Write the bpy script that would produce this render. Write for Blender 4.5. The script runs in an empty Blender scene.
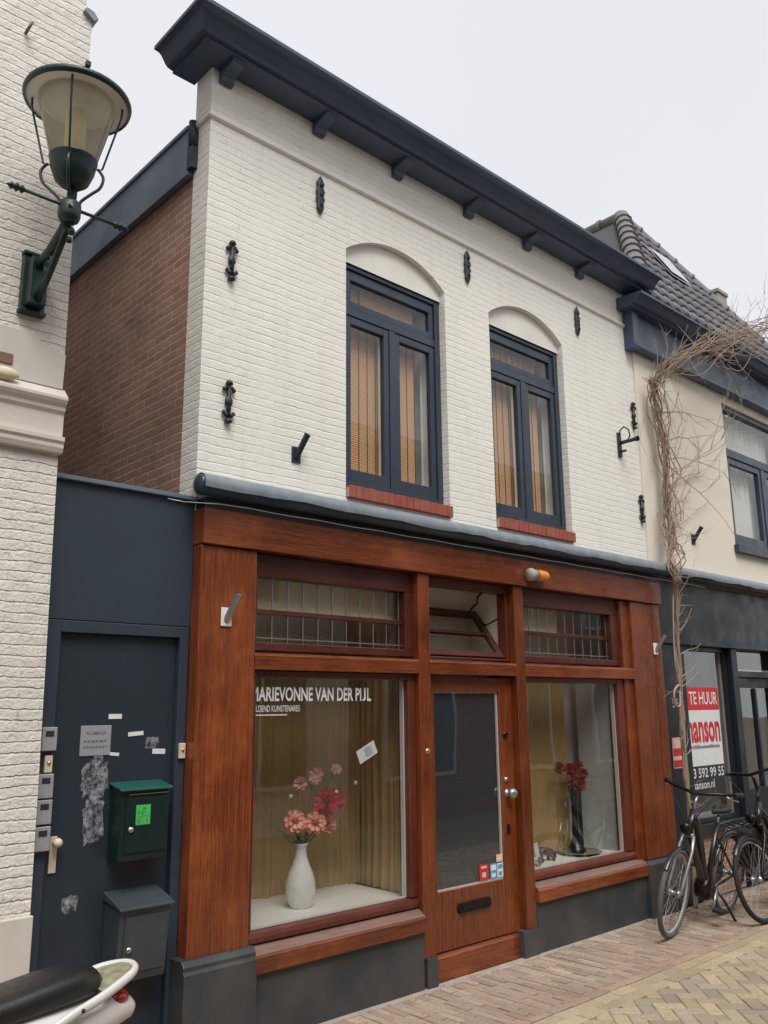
import bpy, bmesh, math, random
from mathutils import Vector, Matrix, Euler
random.seed(7)
SC = bpy.context.scene
COL = SC.collection
PI = math.pi
R = math.radians

# ------------------------------------------------------------------ materials
def nodes(m):
    m.use_nodes = True
    t = m.node_tree
    t.nodes.clear()
    return t, (lambda k, **kw: mk(t, k, **kw)), (lambda a, b: t.links.new(a, b))

def mk(t, k, **kw):
    n = t.nodes.new(k)
    for a, v in kw.items():
        if a in n.inputs:
            n.inputs[a].default_value = v
        else:
            setattr(n, a, v)
    return n

def c4(c): return (c[0], c[1], c[2], 1)

def principled(t, N, Lk, color=None, rough=.5, metal=0, spec=.5, coat=0):
    b = N('ShaderNodeBsdfPrincipled')
    b.inputs['Roughness'].default_value = rough
    b.inputs['Metallic'].default_value = metal
    b.inputs['Specular IOR Level'].default_value = spec
    b.inputs['Coat Weight'].default_value = coat
    b.inputs['Coat Roughness'].default_value = .15
    if color: b.inputs['Base Color'].default_value = c4(color)
    o = N('ShaderNodeOutputMaterial')
    Lk(b.outputs[0], o.inputs[0])
    return b

def mixcol(N, Lk, fac, a, b, blend='MIX'):
    m = N('ShaderNodeMix', data_type='RGBA', blend_type=blend)
    for i, v in ((0, fac), (6, a), (7, b)):
        if isinstance(v, (int, float)): m.inputs[i].default_value = v
        elif isinstance(v, tuple): m.inputs[i].default_value = c4(v)
        else: Lk(v, m.inputs[i])
    return m.outputs[2]

def ramp(N, Lk, src, lo, hi, a=0., b=1.):
    m = N('ShaderNodeMapRange')
    m.inputs[1].default_value = lo; m.inputs[2].default_value = hi
    m.inputs[3].default_value = a; m.inputs[4].default_value = b
    Lk(src, m.inputs[0])
    return m.outputs[0]

def noise(N, Lk, vec, scale, detail=4, rough=.55):
    n = N('ShaderNodeTexNoise', Scale=scale, Detail=detail, Roughness=rough)
    Lk(vec, n.inputs['Vector'])
    return n.outputs['Fac']

def paint(name, col, rough=.45, var=.25, bump=.15, scale=6, dirt=None, metal=0, spec=.5, coat=0):
    m = bpy.data.materials.new(name)
    t, N, Lk = nodes(m)
    b = principled(t, N, Lk, col, rough, metal, spec, coat)
    tc = N('ShaderNodeTexCoord').outputs['Object']
    n1 = noise(N, Lk, tc, scale)
    n2 = noise(N, Lk, tc, scale * 14, 3)
    d = dirt or tuple(x * (1 - var) for x in col)
    k = ramp(N, Lk, n1, .35, .7)
    c = mixcol(N, Lk, k, col, tuple(x * (1 - var) + y * var for x, y in zip(col, d)) if dirt else d)
    Lk(c, b.inputs['Base Color'])
    r = ramp(N, Lk, n1, .3, .7, max(.05, rough - .1), min(1, rough + .12))
    Lk(r, b.inputs['Roughness'])
    bp = N('ShaderNodeBump', Strength=bump, Distance=.004)
    Lk(n2, bp.inputs['Height']); Lk(bp.outputs[0], b.inputs['Normal'])
    return m

def brick(name, c1, c2, mortar, plane='xz', bw=.215, rh=.056, ms=.006, bump=.7, dist=.012, wob=.008, stain=None, stainamt=.3, rough=.8, paintfill=False, gmin=.05, gmax=.65, streak=0):
    m = bpy.data.materials.new(name)
    t, N, Lk = nodes(m)
    b = principled(t, N, Lk, c1, rough, spec=.3)
    tc = N('ShaderNodeTexCoord').outputs['Object']
    sp = N('ShaderNodeSeparateXYZ'); Lk(tc, sp.inputs[0])
    cb = N('ShaderNodeCombineXYZ')
    Lk(sp.outputs[0 if plane[0] == 'x' else 1], cb.inputs[0]); Lk(sp.outputs[2 if plane[1] == 'z' else 1], cb.inputs[1])
    nn = N('ShaderNodeTexNoise', Scale=5., Detail=3.); Lk(tc, nn.inputs['Vector'])
    sub = N('ShaderNodeVectorMath', operation='SUBTRACT'); Lk(nn.outputs['Color'], sub.inputs[0]); sub.inputs[1].default_value = (.5, .5, .5)
    mul = N('ShaderNodeVectorMath', operation='SCALE'); Lk(sub.outputs[0], mul.inputs[0]); mul.inputs['Scale'].default_value = wob * 2
    n9 = N('ShaderNodeTexNoise', Scale=38., Detail=2.); Lk(tc, n9.inputs['Vector'])
    s9 = N('ShaderNodeVectorMath', operation='SUBTRACT'); Lk(n9.outputs['Color'], s9.inputs[0]); s9.inputs[1].default_value = (.5, .5, .5)
    m9 = N('ShaderNodeVectorMath', operation='SCALE'); Lk(s9.outputs[0], m9.inputs[0]); m9.inputs['Scale'].default_value = wob * .9
    add = N('ShaderNodeVectorMath', operation='ADD'); Lk(cb.outputs[0], add.inputs[0]); Lk(mul.outputs[0], add.inputs[1])
    ad2 = N('ShaderNodeVectorMath', operation='ADD'); Lk(add.outputs[0], ad2.inputs[0]); Lk(m9.outputs[0], ad2.inputs[1])
    bt = N('ShaderNodeTexBrick', offset=.5)
    bt.inputs['Scale'].default_value = 1
    bt.inputs['Brick Width'].default_value = bw; bt.inputs['Row Height'].default_value = rh
    bt.inputs['Mortar Size'].default_value = ms; bt.inputs['Mortar Smooth'].default_value = .35
    bt.inputs['Color1'].default_value = c4(c1); bt.inputs['Color2'].default_value = c4(c2); bt.inputs['Mortar'].default_value = c4(mortar)
    Lk(ad2.outputs[0], bt.inputs['Vector'])
    col = bt.outputs['Color']
    big = noise(N, Lk, tc, 1.3, 5)
    fine = noise(N, Lk, tc, 60, 4)
    med = noise(N, Lk, tc, 9, 4)
    joint = bt.outputs['Fac']
    if paintfill:   # paint bridges most joints; only some stay open and dark
        bd = N('ShaderNodeTexBrick', offset=.5)
        bd.inputs['Scale'].default_value = 1; bd.inputs['Brick Width'].default_value = 400; bd.inputs['Row Height'].default_value = rh
        bd.inputs['Mortar Size'].default_value = ms * 1.15; bd.inputs['Mortar Smooth'].default_value = .8
        Lk(ad2.outputs[0], bd.inputs['Vector'])
        mp_ = N('ShaderNodeMapping'); Lk(tc, mp_.inputs[0]); mp_.inputs['Scale'].default_value = (1, 1, 5)
        gn = noise(N, Lk, mp_.outputs[0], 7, 4)
        gate = ramp(N, Lk, gn, .53, .68, gmin, gmax)
        gv = ramp(N, Lk, med, .6, .7, .0, .45)
        f1 = N('ShaderNodeMath', operation='MULTIPLY'); Lk(bd.outputs['Fac'], f1.inputs[0]); Lk(gate, f1.inputs[1])
        f2 = N('ShaderNodeMath', operation='MULTIPLY'); Lk(bt.outputs['Fac'], f2.inputs[0]); Lk(gv, f2.inputs[1])
        f = N('ShaderNodeMath', operation='MAXIMUM'); Lk(f1.outputs[0], f.inputs[0]); Lk(f2.outputs[0], f.inputs[1])
        jj = N('ShaderNodeMath', operation='MULTIPLY_ADD'); Lk(bt.outputs['Fac'], jj.inputs[0]); jj.inputs[1].default_value = .42
        j2 = N('ShaderNodeMath', operation='MULTIPLY'); Lk(bd.outputs['Fac'], j2.inputs[0]); j2.inputs[1].default_value = .58; Lk(j2.outputs[0], jj.inputs[2])
        irr = noise(N, Lk, tc, 3.3, 5, .65)
        am = ramp(N, Lk, irr, .36, .62, .22, 1.)
        jm = N('ShaderNodeMath', operation='MULTIPLY'); Lk(jj.outputs[0], jm.inputs[0]); Lk(am, jm.inputs[1])
        joint = jm.outputs[0]
        var = mixcol(N, Lk, ramp(N, Lk, fine, .3, .7), c1, c2)
        col = mixcol(N, Lk, f.outputs[0], var, mortar)
    if stain:
        col = mixcol(N, Lk, ramp(N, Lk, big, .42, .75, 0, stainamt), col, stain)
    if streak:   # faint rain marks running down the paint
        mq = N('ShaderNodeMapping'); Lk(tc, mq.inputs[0]); mq.inputs['Scale'].default_value = (7, 7, .55)
        col = mixcol(N, Lk, ramp(N, Lk, noise(N, Lk, mq.outputs[0], 1.6, 6, .65), .5, .74, 0, streak), col, (c1[0] * .62, c1[1] * .58, c1[2] * .50))
    col = mixcol(N, Lk, ramp(N, Lk, fine, .3, .75, 0, .25), col, tuple(x * .72 for x in c1))
    Lk(col, b.inputs['Base Color'])
    inv = N('ShaderNodeMath', operation='SUBTRACT'); inv.inputs[0].default_value = 1; Lk(joint, inv.inputs[1])
    h = N('ShaderNodeMath', operation='MULTIPLY_ADD'); Lk(fine, h.inputs[0]); h.inputs[1].default_value = .5 if paintfill else .35; Lk(inv.outputs[0], h.inputs[2])
    h2 = N('ShaderNodeMath', operation='MULTIPLY_ADD'); Lk(med, h2.inputs[0]); h2.inputs[1].default_value = 1.3 if paintfill else .8; Lk(h.outputs[0], h2.inputs[2])
    bp = N('ShaderNodeBump', Strength=bump, Distance=dist)
    Lk(h2.outputs[0], bp.inputs['Height']); Lk(bp.outputs[0], b.inputs['Normal'])
    return m

def wood(name, axis, a=(.292, .069, .018), d=(.10, .021, .007), rough=.24, worn=None):
    m = bpy.data.materials.new(name)
    t, N, Lk = nodes(m)
    b = principled(t, N, Lk, a, rough, spec=.45, coat=.3)
    tc0 = N('ShaderNodeTexCoord').outputs['Object']
    oi = N('ShaderNodeObjectInfo')
    rv = N('ShaderNodeMath', operation='MULTIPLY'); Lk(oi.outputs['Random'], rv.inputs[0]); rv.inputs[1].default_value = 37.
    va = N('ShaderNodeVectorMath', operation='ADD'); Lk(tc0, va.inputs[0]); Lk(rv.outputs[0], va.inputs[1])
    tc = va.outputs[0]
    mp = N('ShaderNodeMapping'); Lk(tc, mp.inputs[0])
    s = {'x': (.5, 17, 17), 'z': (17, 17, .5)}[axis]
    mp.inputs['Scale'].default_value = s
    g = noise(N, Lk, mp.outputs[0], 4.5, 8, .68)
    g2 = noise(N, Lk, tc, 2.2, 4)
    mp2 = N('ShaderNodeMapping'); Lk(tc, mp2.inputs[0]); mp2.inputs['Scale'].default_value = tuple(6 * x for x in s)
    g3 = noise(N, Lk, mp2.outputs[0], 3, 4, .6)
    c = mixcol(N, Lk, ramp(N, Lk, g, .33, .68), d, a)
    c = mixcol(N, Lk, ramp(N, Lk, g2, .45, .75, 0, .38), c, (a[0] * 1.55, a[1] * 1.75, a[2] * 1.6))
    c = mixcol(N, Lk, ramp(N, Lk, g3, .38, .6, .45, 0), c, (d[0] * .45, d[1] * .45, d[2] * .5))
    tone = ramp(N, Lk, oi.outputs['Random'], 0, 1, .70, 1.2)
    tv = N('ShaderNodeVectorMath', operation='SCALE'); Lk(c, tv.inputs[0]); Lk(tone, tv.inputs['Scale']); c = tv.outputs[0]
    # rubbed, paler varnish low down and at hand height
    g4 = noise(N, Lk, tc, 1.1, 6, .7)
    c = mixcol(N, Lk, ramp(N, Lk, g4, .56, .78, 0, .32), c, (a[0] * 1.7, a[1] * 2.2, a[2] * 2.4))
    c = mixcol(N, Lk, ramp(N, Lk, g4, .28, .42, .55, 0), c, (d[0] * .7, d[1] * .75, d[2] * .8))
    if worn:
        c = mixcol(N, Lk, ramp(N, Lk, g, .3, .75, .25, .9), c, worn)
    Lk(c, b.inputs['Base Color'])
    Lk(ramp(N, Lk, g2, .3, .7, rough - .08, rough + .18), b.inputs['Roughness'])
    bp = N('ShaderNodeBump', Strength=.25, Distance=.003)
    Lk(g3, bp.inputs['Height']); Lk(bp.outputs[0], b.inputs['Normal'])
    return m

def glass(name, tint=(.90, .90, .87), refl=1.0, base=.02):
    m = bpy.data.materials.new(name)
    t, N, Lk = nodes(m)
    tr = N('ShaderNodeBsdfTransparent'); tr.inputs[0].default_value = c4(tint)
    gl = N('ShaderNodeBsdfGlossy'); gl.inputs['Roughness'].default_value = .015; gl.inputs['Color'].default_value = (.95, .97, 1, 1)
    tc = N('ShaderNodeTexCoord').outputs['Object']
    n = noise(N, Lk, tc, 2.2, 1)
    bp = N('ShaderNodeBump', Strength=.06, Distance=.02); Lk(n, bp.inputs['Height']); Lk(bp.outputs[0], gl.inputs['Normal'])
    fr = N('ShaderNodeLayerWeight', Blend=.5)
    pw = N('ShaderNodeMath', operation='POWER'); Lk(fr.outputs['Facing'], pw.inputs[0]); pw.inputs[1].default_value = 4.
    ma = N('ShaderNodeMath', operation='MULTIPLY_ADD'); Lk(pw.outputs[0], ma.inputs[0]); ma.inputs[1].default_value = .85 * refl; ma.inputs[2].default_value = .055 * refl + base
    ma.use_clamp = True
    mx = N('ShaderNodeMixShader'); Lk(ma.outputs[0], mx.inputs[0]); Lk(tr.outputs[0], mx.inputs[1]); Lk(gl.outputs[0], mx.inputs[2])
    o = N('ShaderNodeOutputMaterial'); Lk(mx.outputs[0], o.inputs[0])
    return m

def attr_brick(name, rough=.85, dirtc=(.16, .14, .115)):
    m = bpy.data.materials.new(name)
    t, N, Lk = nodes(m)
    b = principled(t, N, Lk, (.3, .25, .2), rough, spec=.25)
    at = N('ShaderNodeAttribute', attribute_name='tone')
    tc = N('ShaderNodeTexCoord').outputs['Object']
    n = noise(N, Lk, tc, 45, 5); n2 = noise(N, Lk, tc, 1.7, 4)
    c = mixcol(N, Lk, ramp(N, Lk, n, .33, .72, 0, .6), at.outputs['Color'], dirtc)
    c = mixcol(N, Lk, ramp(N, Lk, n2, .4, .75, 0, .4), c, dirtc)
    Lk(c, b.inputs['Base Color'])
    bp = N('ShaderNodeBump', Strength=.5, Distance=.005); Lk(n, bp.inputs['Height']); Lk(bp.outputs[0], b.inputs['Normal'])
    return m

def stripes(name, a, b_, axis, freq, rough=.7, a2=None, sharp=(.35, .65), bumpd=.01, transl=0):
    """fine slats or cloth folds running across one axis"""
    m = bpy.data.materials.new(name)
    t, N, Lk = nodes(m)
    b = principled(t, N, Lk, a, rough, spec=.25)
    tc = N('ShaderNodeTexCoord').outputs['Object']
    sp = N('ShaderNodeSeparateXYZ'); Lk(tc, sp.inputs[0])
    mu = N('ShaderNodeMath', operation='MULTIPLY'); Lk(sp.outputs['xyz'.index(axis)], mu.inputs[0]); mu.inputs[1].default_value = freq * 2 * PI
    sn = N('ShaderNodeMath', operation='SINE'); Lk(mu.outputs[0], sn.inputs[0])
    n = noise(N, Lk, tc, 7, 5)
    k = ramp(N, Lk, sn.outputs[0], -1, 1)
    c = mixcol(N, Lk, ramp(N, Lk, k, sharp[0], sharp[1]), b_, a)
    c = mixcol(N, Lk, ramp(N, Lk, n, .35, .7, 0, .55), c, a2 or b_)
    Lk(c, b.inputs['Base Color'])
    bp = N('ShaderNodeBump', Strength=.5, Distance=bumpd); Lk(k, bp.inputs['Height']); Lk(bp.outputs[0], b.inputs['Normal'])
    return m

def plain(name, col, rough=.5, metal=0, spec=.5, coat=0):
    m = bpy.data.materials.new(name)
    t, N, Lk = nodes(m)
    b = principled(t, N, Lk, col, rough, metal, spec, coat)
    tc = N('ShaderNodeTexCoord').outputs['Object']
    n = noise(N, Lk, tc, 25, 3)
    c = mixcol(N, Lk, ramp(N, Lk, n, .35, .7, 0, .35), col, tuple(x * .7 for x in col))
    Lk(c, b.inputs['Base Color'])
    return m

M = {}
M['whitebrick'] = brick('white_painted_brick', (.86, .845, .775), (.82, .80, .725), (.36, .33, .27), paintfill=True, stain=(.72, .69, .61), stainamt=.4, bump=.55, dist=.008, wob=.012, rough=.62, gmin=.02, gmax=.42, streak=.22)
M['whitebrick_side'] = brick('white_painted_brick_return', (.83, .81, .74), (.79, .765, .69), (.36, .33, .27), 'yz', paintfill=True, stain=(.6, .57, .48), bump=.6, dist=.011, wob=.012, rough=.62)
M['leftbrick'] = brick('old_white_brick', (.80, .765, .70), (.76, .72, .655), (.30, .26, .215), paintfill=True, rh=.052, bump=.8, dist=.015, wob=.015, gmin=.03, gmax=.7, stain=(.64, .59, .51), stainamt=.5, rough=.7, streak=.2)
M['brownbrick'] = brick('brown_brick', (.35, .185, .135), (.44, .26, .20), (.55, .45, .38), 'yz', rh=.060, ms=.0075, bump=.9, dist=.012, stain=(.15, .10, .095), stainamt=.75, wob=.009)
M['sillbrick'] = paint('red_sill_brick', (.30, .062, .036), .8, .3, .5, 11, dirt=(.42, .22, .17))
M['oldbrick'] = paint('old_bare_brick', (.26, .15, .115), .85, .3, .5, 14)
M['redbrick'] = brick('red_sill_brick', (.24, .055, .032), (.17, .04, .026), (.33, .27, .23), bw=.058, rh=.3, ms=.006, bump=.7, dist=.01, wob=.003)
M['lowbrick'] = brick('pale_low_brick', (.42, .26, .17), (.36, .21, .14), (.5, .45, .38), bump=.7, rh=.06)
M['oppbrick'] = brick('opposite_brick', (.24, .10, .065), (.18, .07, .05), (.32, .28, .24), rh=.062, bump=.5)
M['cream'] = paint('cream_render', (.80, .74, .62), .8, .14, .3, 1.4, dirt=(.62, .55, .44))
M['leftstucco'] = paint('left_stucco', (.68, .63, .56), .75, .15, .3, 2)
M['plaster'] = paint('tympanum_plaster', (.80, .78, .71), .7, .12, .25, 3)
M['woodx'] = wood('varnished_wood_along', 'x')
M['woodz'] = wood('varnished_wood_up', 'z')
M['woodd'] = wood('dark_red_frame_wood', 'x', (.135, .026, .013), (.06, .012, .008), .4)
M['wooddz'] = wood('dark_red_frame_wood_up', 'z', (.17, .036, .015), (.075, .015, .009), .38)
M['woodworn'] = wood('worn_sill_wood', 'x', (.22, .075, .035), (.11, .03, .016), .6, worn=(.24, .17, .145))
M['blue'] = paint('dark_blue_paint', (.038, .054, .076), .42, .3, .12, 2.5)
M['bluedoor'] = paint('blue_door_paint', (.026, .036, .050), .38, .3, .12, 3)
M['winblue'] = paint('window_blue_paint', (.036, .052, .078), .33, .2, .06, 5)
M['cornice'] = paint('cornice_blue_paint', (.050, .072, .122), .38, .3, .12, 3, dirt=(.10, .12, .15))
M['plinth'] = paint('plinth_grey_paint', (.032, .039, .047), .5, .6, .35, 3.2, dirt=(.10, .09, .08))
M['blackpaint'] = paint('black_shop_paint', (.014, .018, .025), .38, .3, .06, 4)
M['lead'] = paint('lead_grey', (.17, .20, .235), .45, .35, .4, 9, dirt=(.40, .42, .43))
M['gutter'] = paint('gutter_blue', (.035, .050, .072), .35, .3, .1, 7)
M['frieze'] = paint('frieze_blue_grey', (.105, .135, .175), .45, .3, .1, 4)
M['zinc'] = paint('zinc_trim', (.17, .22, .29), .5, .25, .1, 2, metal=.2)
M['iron'] = paint('black_iron', (.022, .027, .035), .5, .3, .3, 20)
M['green_iron'] = paint('lamp_green_iron', (.008, .030, .028), .36, .3, .25, 18)
M['glass'] = glass('window_glass', (.86, .86, .85), 1.45, .05)
M['glassup'] = glass('upper_window_glass', (.92, .92, .9), .8, .03)
M['leadglass'] = glass('leaded_glass', (.88, .87, .80), 1.0, .03)
M['white'] = paint('white_gloss', (.80, .79, .75), .4, .08, .05, 8)
M['whiteshelf'] = paint('white_shelf', (.82, .81, .76), .5, .06, .05, 3)
M['offwall'] = paint('interior_wall', (.84, .80, .68), .8, .15, .1, 2)
M['greywall'] = paint('interior_grey_wall', (.46, .48, .46), .7, .15, .05, 3)
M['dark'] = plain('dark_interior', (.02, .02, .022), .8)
M['darkblind'] = paint('dark_door_blind', (.034, .043, .058), .5, .2, .02, 2)
M['curtain'] = stripes('mustard_curtain', (.52, .36, .15), (.32, .215, .085), 'z', .0, .85)
M['blind'] = stripes('bamboo_blind', (.74, .46, .26), (.50, .28, .14), 'z', 58, .6, (.64, .40, .24), bumpd=.004)
M['blindcord'] = plain('blind_cord', (.09, .045, .025), .8)
M['net'] = paint('white_net_curtain', (.72, .72, .68), .8, .12, .1, 6)
M['tile'] = paint('dark_roof_tile', (.14, .135, .15), .5, .4, .3, 5, dirt=(.26, .25, .25))
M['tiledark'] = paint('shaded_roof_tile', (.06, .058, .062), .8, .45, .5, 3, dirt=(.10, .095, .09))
M['ridge'] = paint('ridge_tile', (.135, .125, .128), .6, .4, .35, 7, dirt=(.24, .22, .20))
M['chrome'] = plain('chrome', (.6, .6, .6), .22, 1)
M['steel'] = plain('grey_steel', (.42, .43, .44), .38, .85)
M['darkmetal'] = plain('dark_bronze', (.035, .03, .028), .3, .8)
M['brass'] = plain('brass', (.6, .44, .18), .3, .9)
M['rubber'] = plain('tyre_rubber', (.018, .018, .018), .75)
M['rubbergrey'] = plain('dusty_tyre', (.12, .118, .11), .8)
M['pannier'] = paint('black_canvas', (.016, .016, .018), .75, .4, .5, 40)
M['bikeblack'] = plain('bike_black', (.012, .012, .014), .3, 0, .5, .4)
M['greybox'] = paint('grey_letterbox', (.052, .064, .072), .36, .25, .05, 5)
M['greenbox'] = paint('dark_green_letterbox', (.007, .022, .022), .32, .25, .05, 5)
M['greenlid'] = paint('green_letterbox_lid', (.015, .10, .075), .3, .2, .05, 6)
M['neon'] = paint('green_sticker', (.06, .52, .10), .7, .2, .02, 9)
M['neonink'] = plain('green_ink', (.03, .26, .06), .8)
M['paper'] = paint('white_paper', (.76, .76, .75), .7, .1, .05, 30)
M['greypaper'] = paint('grey_card', (.50, .50, .49), .7, .15, .05, 30)
M['scrape'] = None
M['red'] = plain('sign_red', (.62, .03, .035), .45)
M['redtext'] = plain('sign_red_text', (.58, .03, .04), .5)
M['signwhite'] = plain('sign_white', (.78, .80, .80), .45)
M['signdark'] = plain('sign_dark', (.03, .035, .04), .45)
M['ink'] = plain('grey_ink', (.16, .16, .17), .7)
M['skyblue'] = plain('sticker_blue', (.12, .36, .62), .5)
M['creamst'] = plain('sticker_cream', (.72, .55, .38), .6)
M['amber'] = plain('amber_plastic', (.85, .27, .015), .25, 0, .5, .3)
M['greyplastic'] = plain('grey_plastic', (.45, .43, .42), .5)
M['ivory'] = plain('ivory_plastic', (.66, .60, .46), .5)
M['intercom'] = plain('brushed_intercom', (.42, .42, .45), .4, .3)
M['ceramic'] = plain('white_ceramic', (.80, .80, .78), .25, 0, .5, .3)
M['blueceramic'] = plain('dark_blue_ceramic', (.008, .009, .032), .25)
M['salmon'] = paint('salmon_petal', (.95, .42, .29), .7, .2, .2, 30)
M['pinkred'] = paint('pink_red_petal', (.85, .07, .12), .7, .35, .2, 30)
M['palepink'] = paint('pale_pink_petal', (.92, .55, .50), .7, .2, .2, 30)
M['redpetal'] = paint('red_petal', (.36, .05, .035), .7, .3, .2, 30)
M['yolk'] = plain('flower_centre', (.42, .05, .03), .8)
M['stem'] = plain('flower_stem', (.10, .16, .06), .7)
M['leaf'] = plain('flower_leaf', (.05, .12, .06), .6)
M['budcream'] = plain('cream_bud', (.75, .66, .45), .7)
M['dish'] = plain('glazed_dish', (.35, .32, .2), .2, .3)
M['figure'] = plain('bronze_figure', (.07, .065, .055), .35, .4)
M['bark'] = paint('vine_bark', (.32, .235, .175), .85, .4, .5, 30, dirt=(.31, .235, .185))
M['twig'] = paint('vine_twig', (.38, .30, .235), .85, .3, .3, 30, dirt=(.40, .33, .28))
M['seat'] = paint('black_vinyl', (.018, .018, .019), .36, .3, .25, 40)
M['scooterwhite'] = paint('scooter_white', (.74, .73, .70), .3, .12, .05, 6, coat=.3)
M['moss'] = paint('mossy_white', (.20, .19, .11), .7, .4, .3, 22, dirt=(.6, .58, .48))
M['taillight'] = plain('red_lens', (.45, .01, .015), .15, 0, .5, .5)
M['ground'] = paint('bare_ground', (.15, .13, .11), .9, .3, .4, 2)
M['mortar'] = paint('joint_sand', (.27, .225, .17), .95, .3, .5, 20)
M['concrete'] = paint('kerb_mortar', (.42, .35, .30), .9, .3, .4, 9)
M['paver'] = attr_brick('paving_brick', dirtc=(.23, .18, .145))
M['yellowpaver'] = attr_brick('street_brick', dirtc=(.28, .23, .165))
M['deadleaf'] = plain('dead_leaf', (.16, .10, .05), .9)
M['oppwhite'] = paint('opposite_white', (.62, .60, .55), .7, .15, .1, 2)
M['oppglass'] = plain('opposite_window', (.03, .035, .045), .12)
M['skylight'] = plain('pale_skylight', (.46, .47, .48), .35)
M['chim'] = paint('chimney_render', (.33, .32, .27), .85, .3, .3, 5)

def scrape_mat():
    m = bpy.data.materials.new('scraped_sticker_residue')
    t, N, Lk = nodes(m)
    b = N('ShaderNodeBsdfPrincipled', Roughness=.8); b.inputs['Base Color'].default_value = (.62, .63, .66, 1)
    tr = N('ShaderNodeBsdfTransparent')
    tc = N('ShaderNodeTexCoord').outputs['Object']
    n = noise(N, Lk, tc, 26, 7, .72)
    k = ramp(N, Lk, n, .40, .66, 0, .62)
    mx = N('ShaderNodeMixShader'); Lk(k, mx.inputs[0]); Lk(tr.outputs[0], mx.inputs[1]); Lk(b.outputs[0], mx.inputs[2])
    o = N('ShaderNodeOutputMaterial'); Lk(mx.outputs[0], o.inputs[0])
    return m
M['scrape'] = scrape_mat()

def lampglass_mat():
    m = bpy.data.materials.new('milky_lamp_glass')
    t, N, Lk = nodes(m)
    tl = N('ShaderNodeBsdfTranslucent'); tl.inputs[0].default_value = (.92, .88, .72, 1)
    df = N('ShaderNodeBsdfDiffuse'); df.inputs[0].default_value = (.80, .77, .64, 1)
    tr = N('ShaderNodeBsdfTransparent'); tr.inputs[0].default_value = (.97, .95, .86, 1)
    gl = N('ShaderNodeBsdfGlossy', Roughness=.12)
    a = N('ShaderNodeMixShader'); a.inputs[0].default_value = .45; Lk(tl.outputs[0], a.inputs[1]); Lk(df.outputs[0], a.inputs[2])
    b = N('ShaderNodeMixShader'); b.inputs[0].default_value = .72; Lk(a.outputs[0], b.inputs[1]); Lk(tr.outputs[0], b.inputs[2])
    fr = N('ShaderNodeLayerWeight', Blend=.25)
    c = N('ShaderNodeMixShader'); Lk(fr.outputs['Fresnel'], c.inputs[0]); Lk(b.outputs[0], c.inputs[1]); Lk(gl.outputs[0], c.inputs[2])
    o = N('ShaderNodeOutputMaterial'); Lk(c.outputs[0], o.inputs[0])
    return m
M['lampglass'] = lampglass_mat()

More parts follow.
